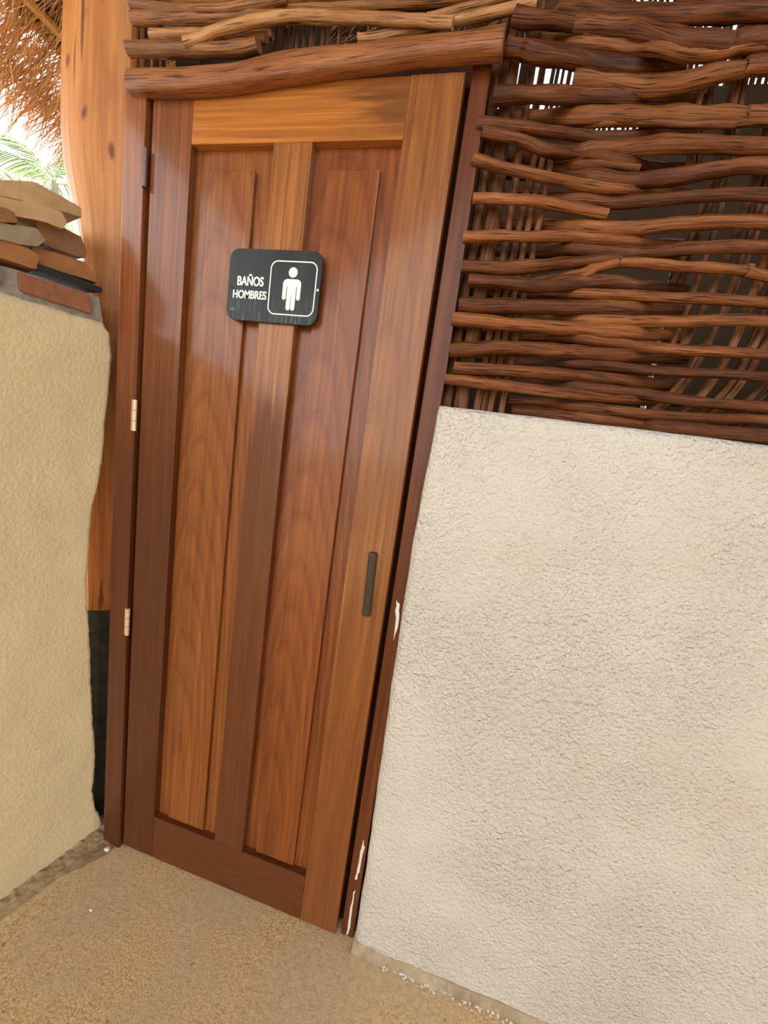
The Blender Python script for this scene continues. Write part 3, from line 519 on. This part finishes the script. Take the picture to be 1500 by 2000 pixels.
# dirty mortar fillet where that wall meets the floor, with crumbs of white paint along it
V = []; Fc = []
nf = 70
for i in range(nf + 1):
    x = .752 + i * .028
    w_ = .014 + .006 * noise.noise(Vector((x * 9, 0, 0))) + .005 * noise.noise(Vector((x * 31, 2, 0)))
    h_ = .016 + .006 * noise.noise(Vector((x * 12, 5, 0)))
    V += [(x, .02, h_ + .004), (x, -.008, h_), (x, -.010 - w_ * .5, h_ * .45), (x, -.010 - w_, .0015), (x, -.010 - w_, -.01)]
for i in range(nf):
    for k in range(4):
        a = i * 5 + k
        Fc.append((a, a + 1, a + 6, a + 5))
py_obj('mortar_fillet', V, Fc, M['dirty_fillet'], wr)
random.seed(5)
bm = bmesh.new()
for k in range(170):
    x = .84 + random.random() * .95
    dens = noise.noise(Vector((x * 8, 0, 3)))
    if dens < -.15 and random.random() < .7: continue
    r = random.uniform(.0012, .0036)
    c = Vector((x, -.022 - random.random() ** 2 * .012, r * .6 + .002))
    res_ = bmesh.ops.create_icosphere(bm, subdivisions=1, radius=r)
    for vv in res_['verts']:
        vv.co = Vector((vv.co.x * random.uniform(.7, 1.5), vv.co.y, vv.co.z * .7)) + c
crumbs = bm_obj('paint_crumbs', bm, M['white_crumb'], wr)
tag(crumbs, kind='stuff')

# left wall: along e_, facing n_
e_ = Vector((0.30737183, 0.95158949, 0)); n_ = Vector((0.95158949, -0.30737183, 0)); B_ = Vector((-0.092, 0.013, 0))
def lw(s, z, off=0.0):
    p_ = B_ + e_ * s + n_ * off
    return Vector((p_.x, p_.y, z))
rag = sorted([(z, s) for s, z in RAG])
WL_H = 1.520
def wl_fn(u, v_):
    z = -.01 + (WL_H + .01) * v_
    s1 = interp(rag, z) + .0022 * noise.noise(Vector((0, 8, z * 60))) + .002 * noise.noise(Vector((0, 2, z * 23)))
    s = s1 - 2.6 * (1 - u) ** 2.0
    d = min((s1 - s) * 1.0, WL_H - z)
    off = -round_in(d, .008) * .8 + .004 * noise.noise(Vector((s * 4, 0, z * 4))) + .0018 * noise.noise(Vector((s * 15, 3, z * 15)))
    zt = z + (.004 * noise.noise(Vector((s * 14, 0, 9))) + .002 * noise.noise(Vector((s * 60, 0, 9)))) * v_
    return lw(s, zt, off), lw(s if s1 - s > .02 else s1 - .02, zt, -.13)
wl = grid_slab('wall_left', wl_fn, 110, 150, M['wall_cream'])
tag(wl, 'yellowish cream plastered low wall with a ragged edge beside the trunk post', 'wall', kind='structure')
def slab_fn(a, b, d): return lw(a, b, d)
def ragged(poly, amp, seed):
    out = []
    for i, (a, b) in enumerate(poly):
        c, d = poly[(i + 1) % len(poly)]
        for k in range(4):
            f = k / 4
            x_ = a + (c - a) * f; y_ = b + (d - b) * f
            nv = noise.noise_vector(Vector((x_ * 90, y_ * 90, seed)))
            out.append((x_ + nv.x * amp, y_ + nv.y * amp))
    return out
for nm, poly, off in SLABS:
    if nm == 'mortar':
        poly2 = [(-2.6, 1.50)] + [(-2.6, 1.566)] + [(s, z) for s, z in poly[:4]] + [(-.14, 1.50)]
        prism('mortar_bed', poly2, slab_fn, off, -.125, M['mortar'], wl)
    elif nm == 'brick':
        prism('brick', ragged(poly, .003, 5), slab_fn, off, -.11, M['brick'], wl, .001)
    elif nm == 'brick2':
        prism('brick', ragged(poly, .003, 9), slab_fn, off, -.11, M['brick_dark'], wl, .001)
for k in range(10):     # the course goes on towards the open side
    s0 = -.30 - k * .225
    prism('brick', [(s0, 1.531), (s0 - .20, 1.531), (s0 - .20, 1.564), (s0, 1.566)], slab_fn, .001, -.11, M['brick'] if k % 3 else M['brick_dark'], wl, .003)

# bathroom behind the screen
bath = tag(empty('wall_back', (1.1, 1.65, 0)), 'dim back wall of the bathroom topped with upright sticks', 'wall', kind='structure')
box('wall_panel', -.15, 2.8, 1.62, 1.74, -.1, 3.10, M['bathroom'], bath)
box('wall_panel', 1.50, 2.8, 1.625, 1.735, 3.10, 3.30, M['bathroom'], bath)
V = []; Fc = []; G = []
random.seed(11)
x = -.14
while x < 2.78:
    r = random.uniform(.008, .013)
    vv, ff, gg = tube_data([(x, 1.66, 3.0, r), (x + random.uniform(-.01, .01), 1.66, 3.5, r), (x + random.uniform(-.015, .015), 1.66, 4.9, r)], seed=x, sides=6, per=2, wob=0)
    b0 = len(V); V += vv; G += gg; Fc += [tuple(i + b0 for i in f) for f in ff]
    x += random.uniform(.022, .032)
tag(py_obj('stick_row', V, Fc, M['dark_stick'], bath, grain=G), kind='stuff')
side = tag(empty('wall_side', (2.75, .9, 0)), 'dim side wall of the bathroom behind the woven screen', 'wall', kind='structure')
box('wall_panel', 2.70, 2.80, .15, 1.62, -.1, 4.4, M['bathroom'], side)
inner = tag(empty('wall_inner', (-.1, .9, 0)), 'dim bathroom wall behind the trunk post', 'wall', kind='structure')
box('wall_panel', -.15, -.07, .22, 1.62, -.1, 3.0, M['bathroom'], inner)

rear = tag(empty('wall_added', (2.9, -2.6, 0)), 'added unseen cream wall that keeps the light coming from the left', 'wall', kind='structure')
box('wall_panel', .75, 5.1, -2.72, -2.58, -.1, 2.5, M['wall_cream'], rear)  # added out of view to block frontal light
# ------------------------------------------------------------------ thatched roof
def roof_z(x, y=0.0): return min(2.46 + .68 * (x + 1.0), 2.46 + .68 * (5.2 - x))
def roof_fn(u, v_):
    x = -.87 + 6.05 * u; y = -2.7 + 4.48 * v_
    z = roof_z(x, y) + .02 * noise.noise(Vector((x * 3, y * 3, 0)))
    return Vector((x, y, z)), Vector((x, y, z + .16))
roof = grid_slab('ceiling', roof_fn, 60, 50, M['thatch'], full=True)
tag(roof, 'palm thatch roof with straw hanging at the eave', 'roof', kind='structure')
random.seed(21)
V = []; Fc = []; T = []
def blade(p0, d, ln, w, droop, tone):
    b0 = len(V)
    sd = d.cross(Vector((random.uniform(-1, 1), random.uniform(-1, 1), random.uniform(-1, 1)))).normalized()
    bend = Vector((random.uniform(-.15, .15), random.uniform(-.2, .2), -droop))
    for k in range(4):
        f = k / 3
        c = p0 + d * (ln * f) + bend * (ln * f * f)
        ww = w * (1 - f * .75)
        V.append(c - sd * ww); V.append(c + sd * ww); T.extend([tone] * 2)
    for k in range(3):
        a = b0 + 2 * k
        Fc.append((a, a + 1, a + 3, a + 2))
for k in range(24000):
    y = -.6 + 2.4 * random.random()
    x = -1.0 + (random.random() ** 1.5) * .95
    if random.random() < .2: x = random.uniform(-.9, .8)
    z = roof_z(x) - random.uniform(-.03, .035)
    d = Vector((-1, random.uniform(-.6, .4), -.68 + random.uniform(-.30, .22))).normalized()
    ln = random.uniform(.08, .24)
    if random.random() < .04: d = Vector((random.uniform(-.5, .2), random.uniform(-.3, .3), -1)).normalized(); ln *= .8
    blade(Vector((x, y, z)), d, ln, random.uniform(.0012, .0030), random.uniform(0, .3), min(1, max(0, random.gauss(.58, .22))))
straw = py_obj('straw', V, Fc, M['straw'], roof, tone=T)
tag(straw, kind='stuff')
pole = stick('roof_pole', [(-.80, -2.4, 2.555, .016), (-.80, -.4, 2.56, .016), (-.80, .3, 2.565, .0155), (-.80, 1.1, 2.56, .015), (-.80, 1.76, 2.56, .014)], M['pole'], sides=10, wob=.004)
tag(pole, 'pale peeled pole running under the thatch beside the trunk post', 'pole')

# ------------------------------------------------------------------ trunk post
post = tag(empty('trunk_post', (-.27, .12, 0)), 'orange brown hewn tree trunk post between the low wall and the door frame', 'post')
PL = sorted([(z, x) for x, z in POST_L])
Vp = []; Fp = []; Gp = []; Mi = []
NS, NZ = 22, 60
zs = [.72 + (2.80 - .72) * k / NZ for k in range(NZ + 1)]
def post_ring(z, k):
    xl = interp(PL, z) if z > 1.7 else -.30 + .004 * math.sin(z * 5)
    if z > 2.35: xl = interp(PL, 2.35) + .02 * (z - 2.35)
    xr = -.135 if z > 1.2 else -.105 - .03 * max(0, (z - .7) / .5)
    cx = (xl + xr) / 2; rx = (xr - xl) / 2
    th = 2 * math.pi * k / NS
    fl = 1 + .045 * math.cos(5 * th + z * 1.3) + .03 * noise.noise(Vector((math.cos(th) * 1.5, math.sin(th) * 1.5, z * 2.5)))
    return Vector((cx + math.cos(th) * rx * fl, .135 + math.sin(th) * .098 * fl, z))
def post_part(zlist, name, mats, parent):
    V = []; Fc = []; G = []
    for z in zlist:
        for k in range(NS):
            V.append(post_ring(z, k)); th = 2 * math.pi * k / NS
            G.append((z, math.cos(th) * .1, math.sin(th) * .1))
    for j in range(len(zlist) - 1):
        for k in range(NS):
            k2 = (k + 1) % NS
            Fc.append((j * NS + k, j * NS + k2, (j + 1) * NS + k2, (j + 1) * NS + k))
    Fc.append(tuple(range(NS - 1, -1, -1))); b0 = (len(zlist) - 1) * NS
    Fc.append(tuple(range(b0, b0 + NS)))
    o = py_obj(name, V, Fc, mats, parent, grain=G)
    return o
trunk = post_part(zs, 'trunk', [M['trunk'], M['bark']], post)
for pl in trunk.data.polygons:      # outer side: bark, its pale tone painted as a lit rim
    pl.use_smooth = False
    c = pl.center
    if c.x < -.30 and pl.normal.x < -.72: pl.material_index = 1
base = post_part([-.02, .2, .4, .6, .718], 'painted_base', M['bitumen'], post)
tag(base, 'black painted foot of the post')
# plaster smeared between post and frame
prism('plaster_smear', [(-.108, 1.16), (-.098, 1.10), (-.094, .95), (-.085, .74), (-.080, .60), (-.072, .55), (-.070, .80), (-.070, 1.10), (-.074, 1.2)],
      lambda a, b, d: Vector((a, d, b)), .030, .06, M['wall_cream'], post)

# ------------------------------------------------------------------ door frame and lintel
fr = tag(empty('trim_1', (.34, .04, 0)), 'reddish brown wooden door frame around the panelled door', 'door frame', kind='structure')
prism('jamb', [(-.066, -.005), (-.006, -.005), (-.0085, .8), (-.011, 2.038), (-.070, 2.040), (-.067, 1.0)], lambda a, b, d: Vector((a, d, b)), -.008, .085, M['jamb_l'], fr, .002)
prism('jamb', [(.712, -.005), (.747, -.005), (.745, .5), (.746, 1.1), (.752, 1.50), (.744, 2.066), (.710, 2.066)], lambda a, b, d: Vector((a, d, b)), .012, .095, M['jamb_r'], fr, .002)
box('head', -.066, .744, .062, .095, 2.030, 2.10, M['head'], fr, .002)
for poly in SMEAR:
    prism('plaster_smear', ragged(poly, .003, 2), lambda a, b, d: Vector((a, d, b)), .0105, .014, M['white_crumb'], fr)
# stop strip that closes the gap behind the leaf
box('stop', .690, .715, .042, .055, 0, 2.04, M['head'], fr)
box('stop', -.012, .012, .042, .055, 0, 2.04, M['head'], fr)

beam = tag(empty('lintel_log', (.36, .0, 2.04)), 'reddish brown half log lintel lying over the door', 'beam')
BP = []
V = []; Fc = []; G = []
Q = catmull(BEAM, 6)
prof = 20
Ln = 0
for i, (x, zt, zb) in enumerate(Q):
    h = zt - zb
    Ln = x
    for k in range(prof):
        th = 2 * math.pi * k / prof
        cy, cz = math.cos(th), math.sin(th)
        # flat sawn lower face, rounded upper half
        yy = -.015 - .018 * (abs(cy) ** .55) * (1 if cy > 0 else -1)
        if cz < 0: zz = zb + h * .5 + h * .5 * (-(abs(cz) ** .45))
        else: zz = zb + h * .5 + h * .5 * (abs(cz) ** .8)
        zz += .0018 * noise.noise(Vector((x * 14, k * .5, 0)))
        yy += .002 * noise.noise(Vector((x * 9, k * .6, 5)))
        V.append((x - .03 * (1 if i == 0 else 0), yy, zz)); G.append((x * 1.0, cy * .035, cz * .035))
for i in range(len(Q) - 1):
    for k in range(prof):
        k2 = (k + 1) % prof
        Fc.append((i * prof + k, i * prof + k2, (i + 1) * prof + k2, (i + 1) * prof + k))
Fc.append(tuple(range(prof - 1, -1, -1))); b0 = (len(Q) - 1) * prof; Fc.append(tuple(range(b0, b0 + prof)))
bo = py_obj('log', V, Fc, M['beam'], beam, grain=G)
for i, pl in enumerate(bo.data.polygons): pl.use_smooth = i < len(bo.data.polygons) - 2

# ------------------------------------------------------------------ door
door = tag(empty('door_1', (.35, 0, 0)), 'varnished reddish brown panelled wooden door with a black restroom sign', 'door', kind='structure')
TH = .036
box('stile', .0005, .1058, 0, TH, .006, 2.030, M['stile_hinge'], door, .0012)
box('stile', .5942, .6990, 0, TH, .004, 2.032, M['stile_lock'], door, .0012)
box('rail', .1062, .5938, .0004, TH, 1.921, 2.031, M['rail_top'], door, .0012)
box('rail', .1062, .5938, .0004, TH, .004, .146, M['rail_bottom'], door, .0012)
box('mullion', .3115, .4005, .0002, TH, .1464, 1.9206, M['mullion'], door, .0012)
for nm, x0, x1, f0, f1, mt in (('a', .1062, .3113, .147, .265, 'panel_a'), ('b', .4007, .5938, .437, .552, 'panel_b')):
    pn = box('panel', x0, x1, .0195, .030, .1466, 1.9204, M[mt], door)
    box('raised_field', f0, f1, .0095, .0197, .153, 1.874, M[mt], pn, .0018)
for k, ((xa, ya, za), (xb, yb, zb)) in enumerate(HINGE):
    hm = M['iron'] if k == 0 else M['brass']
    hx = (xa + xb) / 2 - .006
    hg = stick('hinge', [(hx, -.009, zb, .0052), (hx, -.009, (za + zb) / 2, .0052), (hx, -.009, za, .0052)], hm, door, sides=12, per=2, lump=0, wob=0)
    hh = za - zb
    for q in (.33, .66):
        stick('knuckle_ring', [(hx, -.009, zb + hh * q - .0006, .0056), (hx, -.009, zb + hh * q + .0006, .0056)], M['iron'], hg, sides=12, per=1, lump=0, wob=0)
    box('hinge_plate', hx - .010, hx - .001, -.0092, -.0074, zb, za, hm, hg)
(hx1, hz1), (hx0, hz0) = HANDLE
hw = .0098
bm = bmesh.new()
pts = [(hx0 - hw, hz0), (hx0 + hw, hz0), (hx1 + hw, hz1), (hx1 - hw, hz1)]
handle = prism('handle', pts, lambda a, b, d: Vector((a, d, b)), -.012, .002, M['handle'], door, .0035)
tag(handle, 'dark weathered bar handle')

# ------------------------------------------------------------------ restroom sign
sx, sz = .3445, 1.6312
sign = tag(empty('restroom_sign', (sx, -.004, sz)), 'black plastic restroom sign with white man pictogram fixed to the door', 'sign')
def rrect(cx, cz, w, h, r, n=8):
    P = []
    for (ax, az, a0) in ((1, 1, 0), (-1, 1, 90), (-1, -1, 180), (1, -1, 270)):
        for k in range(n + 1):
            th = math.radians(a0 + 90 * k / n)
            P.append((cx + ax * (w / 2 - r) + r * math.cos(th), cz + az * (h / 2 - r) + r * math.sin(th)))
    return P
fy = lambda a, b, d: Vector((a, d, b))
prism('plate', rrect(sx, sz, .2235, .1505, .021), fy, -.0085, -.0006, M['sign'], sign, .0012)
FY0, FY1 = -.0084, -.0093
def ring_prism(name, outer, inner_, mat, parent):
    n = len(outer)
    V = [fy(a, b, FY0) for a, b in outer] + [fy(a, b, FY0) for a, b in inner_] + [fy(a, b, FY1) for a, b in outer] + [fy(a, b, FY1) for a, b in inner_]
    Fc = []
    for i in range(n):
        j = (i + 1) % n
        Fc += [(2 * n + i, 2 * n + j, 3 * n + j, 3 * n + i), (i, j, 2 * n + j, 2 * n + i), (n + j, n + i, 3 * n + i, 3 * n + j)]
    bm = bmesh.new()
    vs = [bm.verts.new(p) for p in V]
    for f in Fc: bm.faces.new([vs[i] for i in f])
    return bm_obj(name, bm, mat, parent)
fcx, fcz, fw, fh = .3915, 1.6290, .1115, .1120
ring_prism('border', rrect(fcx, fcz, fw, fh, .017), rrect(fcx, fcz, fw - .0052, fh - .0052, .0145), M['print'], sign)
# man pictogram
mx = .3905
pict = prism('pictogram', [(mx + .0105 * math.cos(2 * math.pi * k / 28), 1.6617 + .0105 * math.sin(2 * math.pi * k / 28)) for k in range(28)], fy, FY0, FY1, M['print'], sign)
def arc(cx, cz, r, a0, a1, n=7):
    return [(cx + r * math.cos(math.radians(a0 + (a1 - a0) * k / n)), cz + r * math.sin(math.radians(a0 + (a1 - a0) * k / n))) for k in range(n + 1)]
hb = .0215
right = []
right += arc(hb - .010, 1.6480 - .010, .010, 90, 0)                 # shoulder
right += arc(hb - .0045, 1.6095, .0045, 0, -180)                     # hand
right += [(hb - .0090, 1.6330), (hb - .0107, 1.6330)]                # inside of arm
right += arc(.0056, 1.5885, .0050, 0, -180)                          # foot
right += [(.0006, 1.6130)]
body = [(mx + a, b) for a, b in right] + [(mx - a, b) for a, b in right[::-1]]
prism('body', body, fy, FY0, FY1, M['print'], pict)
def lettering(txt, x0, x1, zbase, ztop):
    cu = bpy.data.curves.new('lettering', 'FONT')
    cu.body = txt; cu.size = 1.0; cu.extrude = .02; cu.offset = .020
    tmp = bpy.data.objects.new('lettering_tmp', cu)
    C.objects.link(tmp)
    bpy.context.view_layer.update()
    me = bpy.data.meshes.new_from_object(tmp.evaluated_get(bpy.context.evaluated_depsgraph_get()))
    bpy.data.objects.remove(tmp)
    bmt = bmesh.new(); bmt.from_mesh(me)
    dup = bmesh.ops.duplicate(bmt, geom=bmt.verts[:] + bmt.edges[:] + bmt.faces[:])
    for g_ in dup['geom']:
        if isinstance(g_, bmesh.types.BMVert): g_.co.x += .045; g_.co.y -= .006; g_.co.z *= 1.5
    bmt.to_mesh(me); bmt.free()
    xs = [v.co.x for v in me.vertices]; a, b = min(xs), max(xs)
    cap = .70
    for v in me.vertices:
        X_ = x0 + (v.co.x - a) / (b - a) * (x1 - x0)
        Z_ = zbase + v.co.y / cap * (ztop - zbase)
        Y_ = FY0 if v.co.z < 0 else (FY1 if v.co.z < .025 else FY1 - .0003)
        v.co = (X_, Y_, Z_)
    return link('lettering', me, M['print'], sign)
lettering('BAÑOS', .2555, .3215, 1.6300, 1.6490)
lettering('HOMBRES', .2465, .3310, 1.6028, 1.6195)
random.seed(8)
for k in range(6):      # worn remains of small print in the corner
    a = .2445 + random.random() * .012; b = 1.5755 + random.random() * .006
    prism('worn_print', [(a, b), (a + random.uniform(.0008, .003), b + .0004), (a + .001, b + random.uniform(.0008, .0025))], fy, FY0, FY1, M['print'], sign)
bmx = bmesh.new()
sc_ = stick('screw', [(.4520, -.0080, 1.6285, .0030), (.4520, -.0100, 1.6285, .0028)], M['steel'], sign, sides=14, per=1, lump=0, wob=0)
stick('screw_recess', [(.4520, -.0098, 1.6285, .0014), (.4520, -.01025, 1.6285, .0014)], M['black_board'], sc_, sides=6, per=1, lump=0, wob=0)
stick('screw_hole', [(.2425, -.0080, 1.6245, .0030), (.2425, -.0091, 1.6245, .0028)], M['black_board'], sign, sides=12, per=1, lump=0, wob=0)

# ------------------------------------------------------------------ woven screens
scr = tag(empty('woven_screen', (1.4, .05, 1.42)), 'dark brown woven stick screen standing on the white half wall', 'screen')
for k, P in enumerate(RODS):
    stick('rod', P, M['rod'], scr, seed=k * 1.7 + .3, per=6, wob=.0028, lump=.28)
for k, P in enumerate(UPRIGHTS):
    stick('upright', P, M['upright'], scr, seed=k * 2.3 + 40, per=5, wob=.0015, lump=.2, sides=8)
for k in range(5):
    z = 2.165 + .036 * k
    yy = .012 if k % 2 else .088
    stick('rod', [(.80 + .02 * (k % 3), yy, z, .013), (.95, yy, z + .004, .013), (1.10, .05, z - .004, .013), (1.35, .1 - yy, z + .005, .012), (1.75, .05, z, .012), (2.1, .07, z + .006, .011)],
          M['rod'], scr, seed=k * 1.3 + 200, per=6, wob=.004, lump=.28)
trs = tag(empty('woven_screen', (.34, .04, 2.1)), 'light brown woven stick screen above the door lintel', 'screen')
for k, P in enumerate(TRANSOM):
    stick('rod', P, M['transom'], trs, seed=k * 1.9 + 80, per=6, wob=.002, lump=.22)
for k, P in enumerate(TRANSOM_UP):
    stick('upright', P, M['upright'], trs, seed=k * 2.9 + 120, per=4, wob=.001, lump=.15, sides=7)
for k in range(4):
    z = 2.245 + .028 * k
    stick('rod', [(-.10, .02, z + .012, .012), (.15, .045, z, .012), (.45, .03, z - .01, .011), (.78, .04, z - .015, .010)], M['transom'], trs, seed=k * 1.7 + 230, per=6, wob=.004, lump=.22)
pipe = stick('metal_pipe', [(1.215, .25, 0.0, .010), (1.217, .25, 1.62, .010), (1.216, .25, 1.80, .010)], M['steel'], sides=12, per=2, lump=0, wob=0)
tag(pipe, 'short shiny metal pipe seen through the woven screen', 'pipe')

# ------------------------------------------------------------------ broken tiles stacked on the low wall
INFO = {'a': ('flat_tile', 'wide tan clay tile, topmost of the stack on the low wall', 'clay_tan', .20),
        'b': ('tile_shard', 'thick light brown tile shard just under the topmost tile', 'clay_tan', .13),
        'c': ('tile_shard', 'small dark brown tile shard resting on the grey piece', 'clay_brown', .08),
        'd': ('stone_shard', 'rounded mossy grey shard in the stack on the low wall', 'clay_grey', .10),
        'e': ('tile_shard', 'dark brown curved tile shard beside the grey piece', 'clay_brown', .12),
        'f': ('tile_shard', 'long orange tile shard lying on the black strip', 'clay_orange', .12),
        'g': ('tile_shard', 'orange brown double tile shard below the grey piece', 'clay_orange', .10),
        'h': ('board_strip', 'thin black strip lying on the red brick', 'black_board', .09)}
random.seed(3)
for nm, poly, off in SLABS:
    if nm not in INFO: continue
    kind_, lab, mt, dep = INFO[nm]
    tl = random.uniform(-.06, .10)
    def fn(a, b, d, tl=tl, off=off): return lw(a, b + (off - d) * tl, d)
    o = prism(kind_, ragged(poly, .0022 if nm != 'h' else .0004, ord(nm)), fn, off, off - dep, M[mt], None, .0012)
    tag(o, lab, 'tile' if 'tile' in kind_ else ('stone' if 'stone' in kind_ else 'strip'), 'pieces stacked on the low wall')

# ------------------------------------------------------------------ rubble in the corner
random.seed(14)
V = []; Fc = []
nx, ny = 40, 26
for j in range(ny + 1):
    for i in range(nx + 1):
        s = -.32 + .36 * i / nx; d = -.01 + .095 * j / ny
        f = max(0, 1 - max(0, d) / (.05 + .035 * max(0, 1 - abs(s + .02) / .12)))
        h = .026 * f * f * (0.35 + .65 * math.exp(-((s + .01) / .09) ** 2))
        h += f * (.007 * noise.noise(Vector((s * 55, d * 55, 0))) + .005 * noise.noise(Vector((s * 130, d * 130, 4))))
        if j == ny or i == 0 or f <= 0.02: h = -.008
        V.append(lw(s, max(h, -.006), d))
W = nx + 1
for j in range(ny):
    for i in range(nx):
        Fc.append((j * W + i, j * W + i + 1, (j + 1) * W + i + 1, (j + 1) * W + i))
rub = py_obj('rubble_heap', V, Fc, M['rubble'], None)
tag(rub, 'crumbled brown mortar heaped along the foot of the cream wall', 'rubble', kind='stuff')
def pebble(name, c, r, mat, lab):
    bm = bmesh.new()
    bmesh.ops.create_icosphere(bm, subdivisions=2, radius=r)
    for v in bm.verts:
        v.co = Vector((v.co.x * 1.35, v.co.y, v.co.z * .65)) * (1 + .35 * noise.noise(v.co * (1.4 / r))) + Vector(c)
    o = bm_obj(name, bm, mat)
    tag(o, lab, 'pebble')
    return o
pebble('pebble', PEBBLE[0], .0062, M['white_crumb'], 'white plaster pebble in the corner by the door frame')
pebble('pebble', PEBBLE[1], .0032, M['white_crumb'], 'tiny white fleck on the open concrete floor')

# ------------------------------------------------------------------ palms outside
def frond_mesh(ln, seed):
    rnd = random.Random(seed)
    V = []; Fc = []; T = []
    N = 34
    tone0 = rnd.uniform(.25, .95)
    pts = []
    for k in range(N + 1):
        f = k / N
        pts.append(Vector((ln * f * (1 - .18 * f), 0, ln * (.42 * f - .62 * f * f))))
    for k in range(N):
        w = .022 * (1 - .8 * k / N)
        b0 = len(V)
        V += [pts[k] + Vector((0, -w, 0)), pts[k] + Vector((0, w, 0)), pts[k + 1] + Vector((0, w * .9, 0)), pts[k + 1] + Vector((0, -w * .9, 0)), pts[k] + Vector((0, 0, -w * 1.4)), pts[k + 1] + Vector((0, 0, -w * 1.3))]
        Fc += [(b0, b0 + 1, b0 + 2, b0 + 3), (b0, b0 + 3, b0 + 5, b0 + 4), (b0 + 1, b0 + 4, b0 + 5, b0 + 2)]
        T += [tone0] * 6
        if k < 3: continue
        f = k / N
        tg = (pts[k + 1] - pts[k]).normalized()
        ll = ln * .30 * math.sin(math.pi * min(1, .12 + f * .86)) ** .7
        for sgn in (-1, 1):
            d = (Vector((0, sgn, 0)) * .85 + tg * .75 + Vector((0, 0, -.18 + rnd.uniform(-.12, .12)))).normalized()
            wd = .026 * (1 - .3 * f)
            b0 = len(V)
            for q in range(4):
                g = q / 3
                c = pts[k] + d * (ll * g) + Vector((0, 0, -.35 * ll * g * g))
                ww = wd * (1, 1.1, .8, .08)[q]
                V += [c - tg * ww, c + tg * ww]
                T += [min(1, max(0, tone0 + rnd.uniform(-.2, .2)))] * 2
            for q in range(3):
                a = b0 + 2 * q
                Fc.append((a, a + 1, a + 3, a + 2))
    me = bpy.data.meshes.new('frond')
    me.from_pydata([tuple(v) for v in V], [], Fc)
    a = me.attributes.new('tone', 'FLOAT', 'POINT'); a.data.foreach_set('value', T)
    me.materials.append(M['leaf']); me.update()
    return me
FM = [frond_mesh(2.6, s) for s in (1, 2, 3, 4)]
def palm(loc, h, nf, seed, lab, scale=1.0):
    rnd = random.Random(seed)
    root = tag(empty('palm_tree', loc), lab, 'palm', 'palms outside')
    st = stick('trunk', [(loc[0], loc[1], loc[2], .15), (loc[0] + .1, loc[1], loc[2] + h * .5, .12), (loc[0], loc[1] + .05, loc[2] + h, .10)], M['palm_trunk'], root, sides=12, per=6)
    for k in range(nf):
        o = bpy.data.objects.new('frond', FM[k % 4])
        C.objects.link(o)
        o.parent = root
        o.location = (0, .05, h)
        o.scale = (scale * rnd.uniform(.85, 1.1),) * 3
        o.rotation_euler = (rnd.uniform(-.2, .2), rnd.uniform(-.65, .45), 2 * math.pi * k / nf + rnd.uniform(-.2, .2))
    return root
palm((-10.3, 5.6, -.14), 5.9, 12, 1, 'tall green palm beyond the low wall, the nearer of the two palms')
palm((-15.3, 11.2, -.14), 9.1, 9, 2, 'pale palm farther off behind the nearer palm', 1.15)
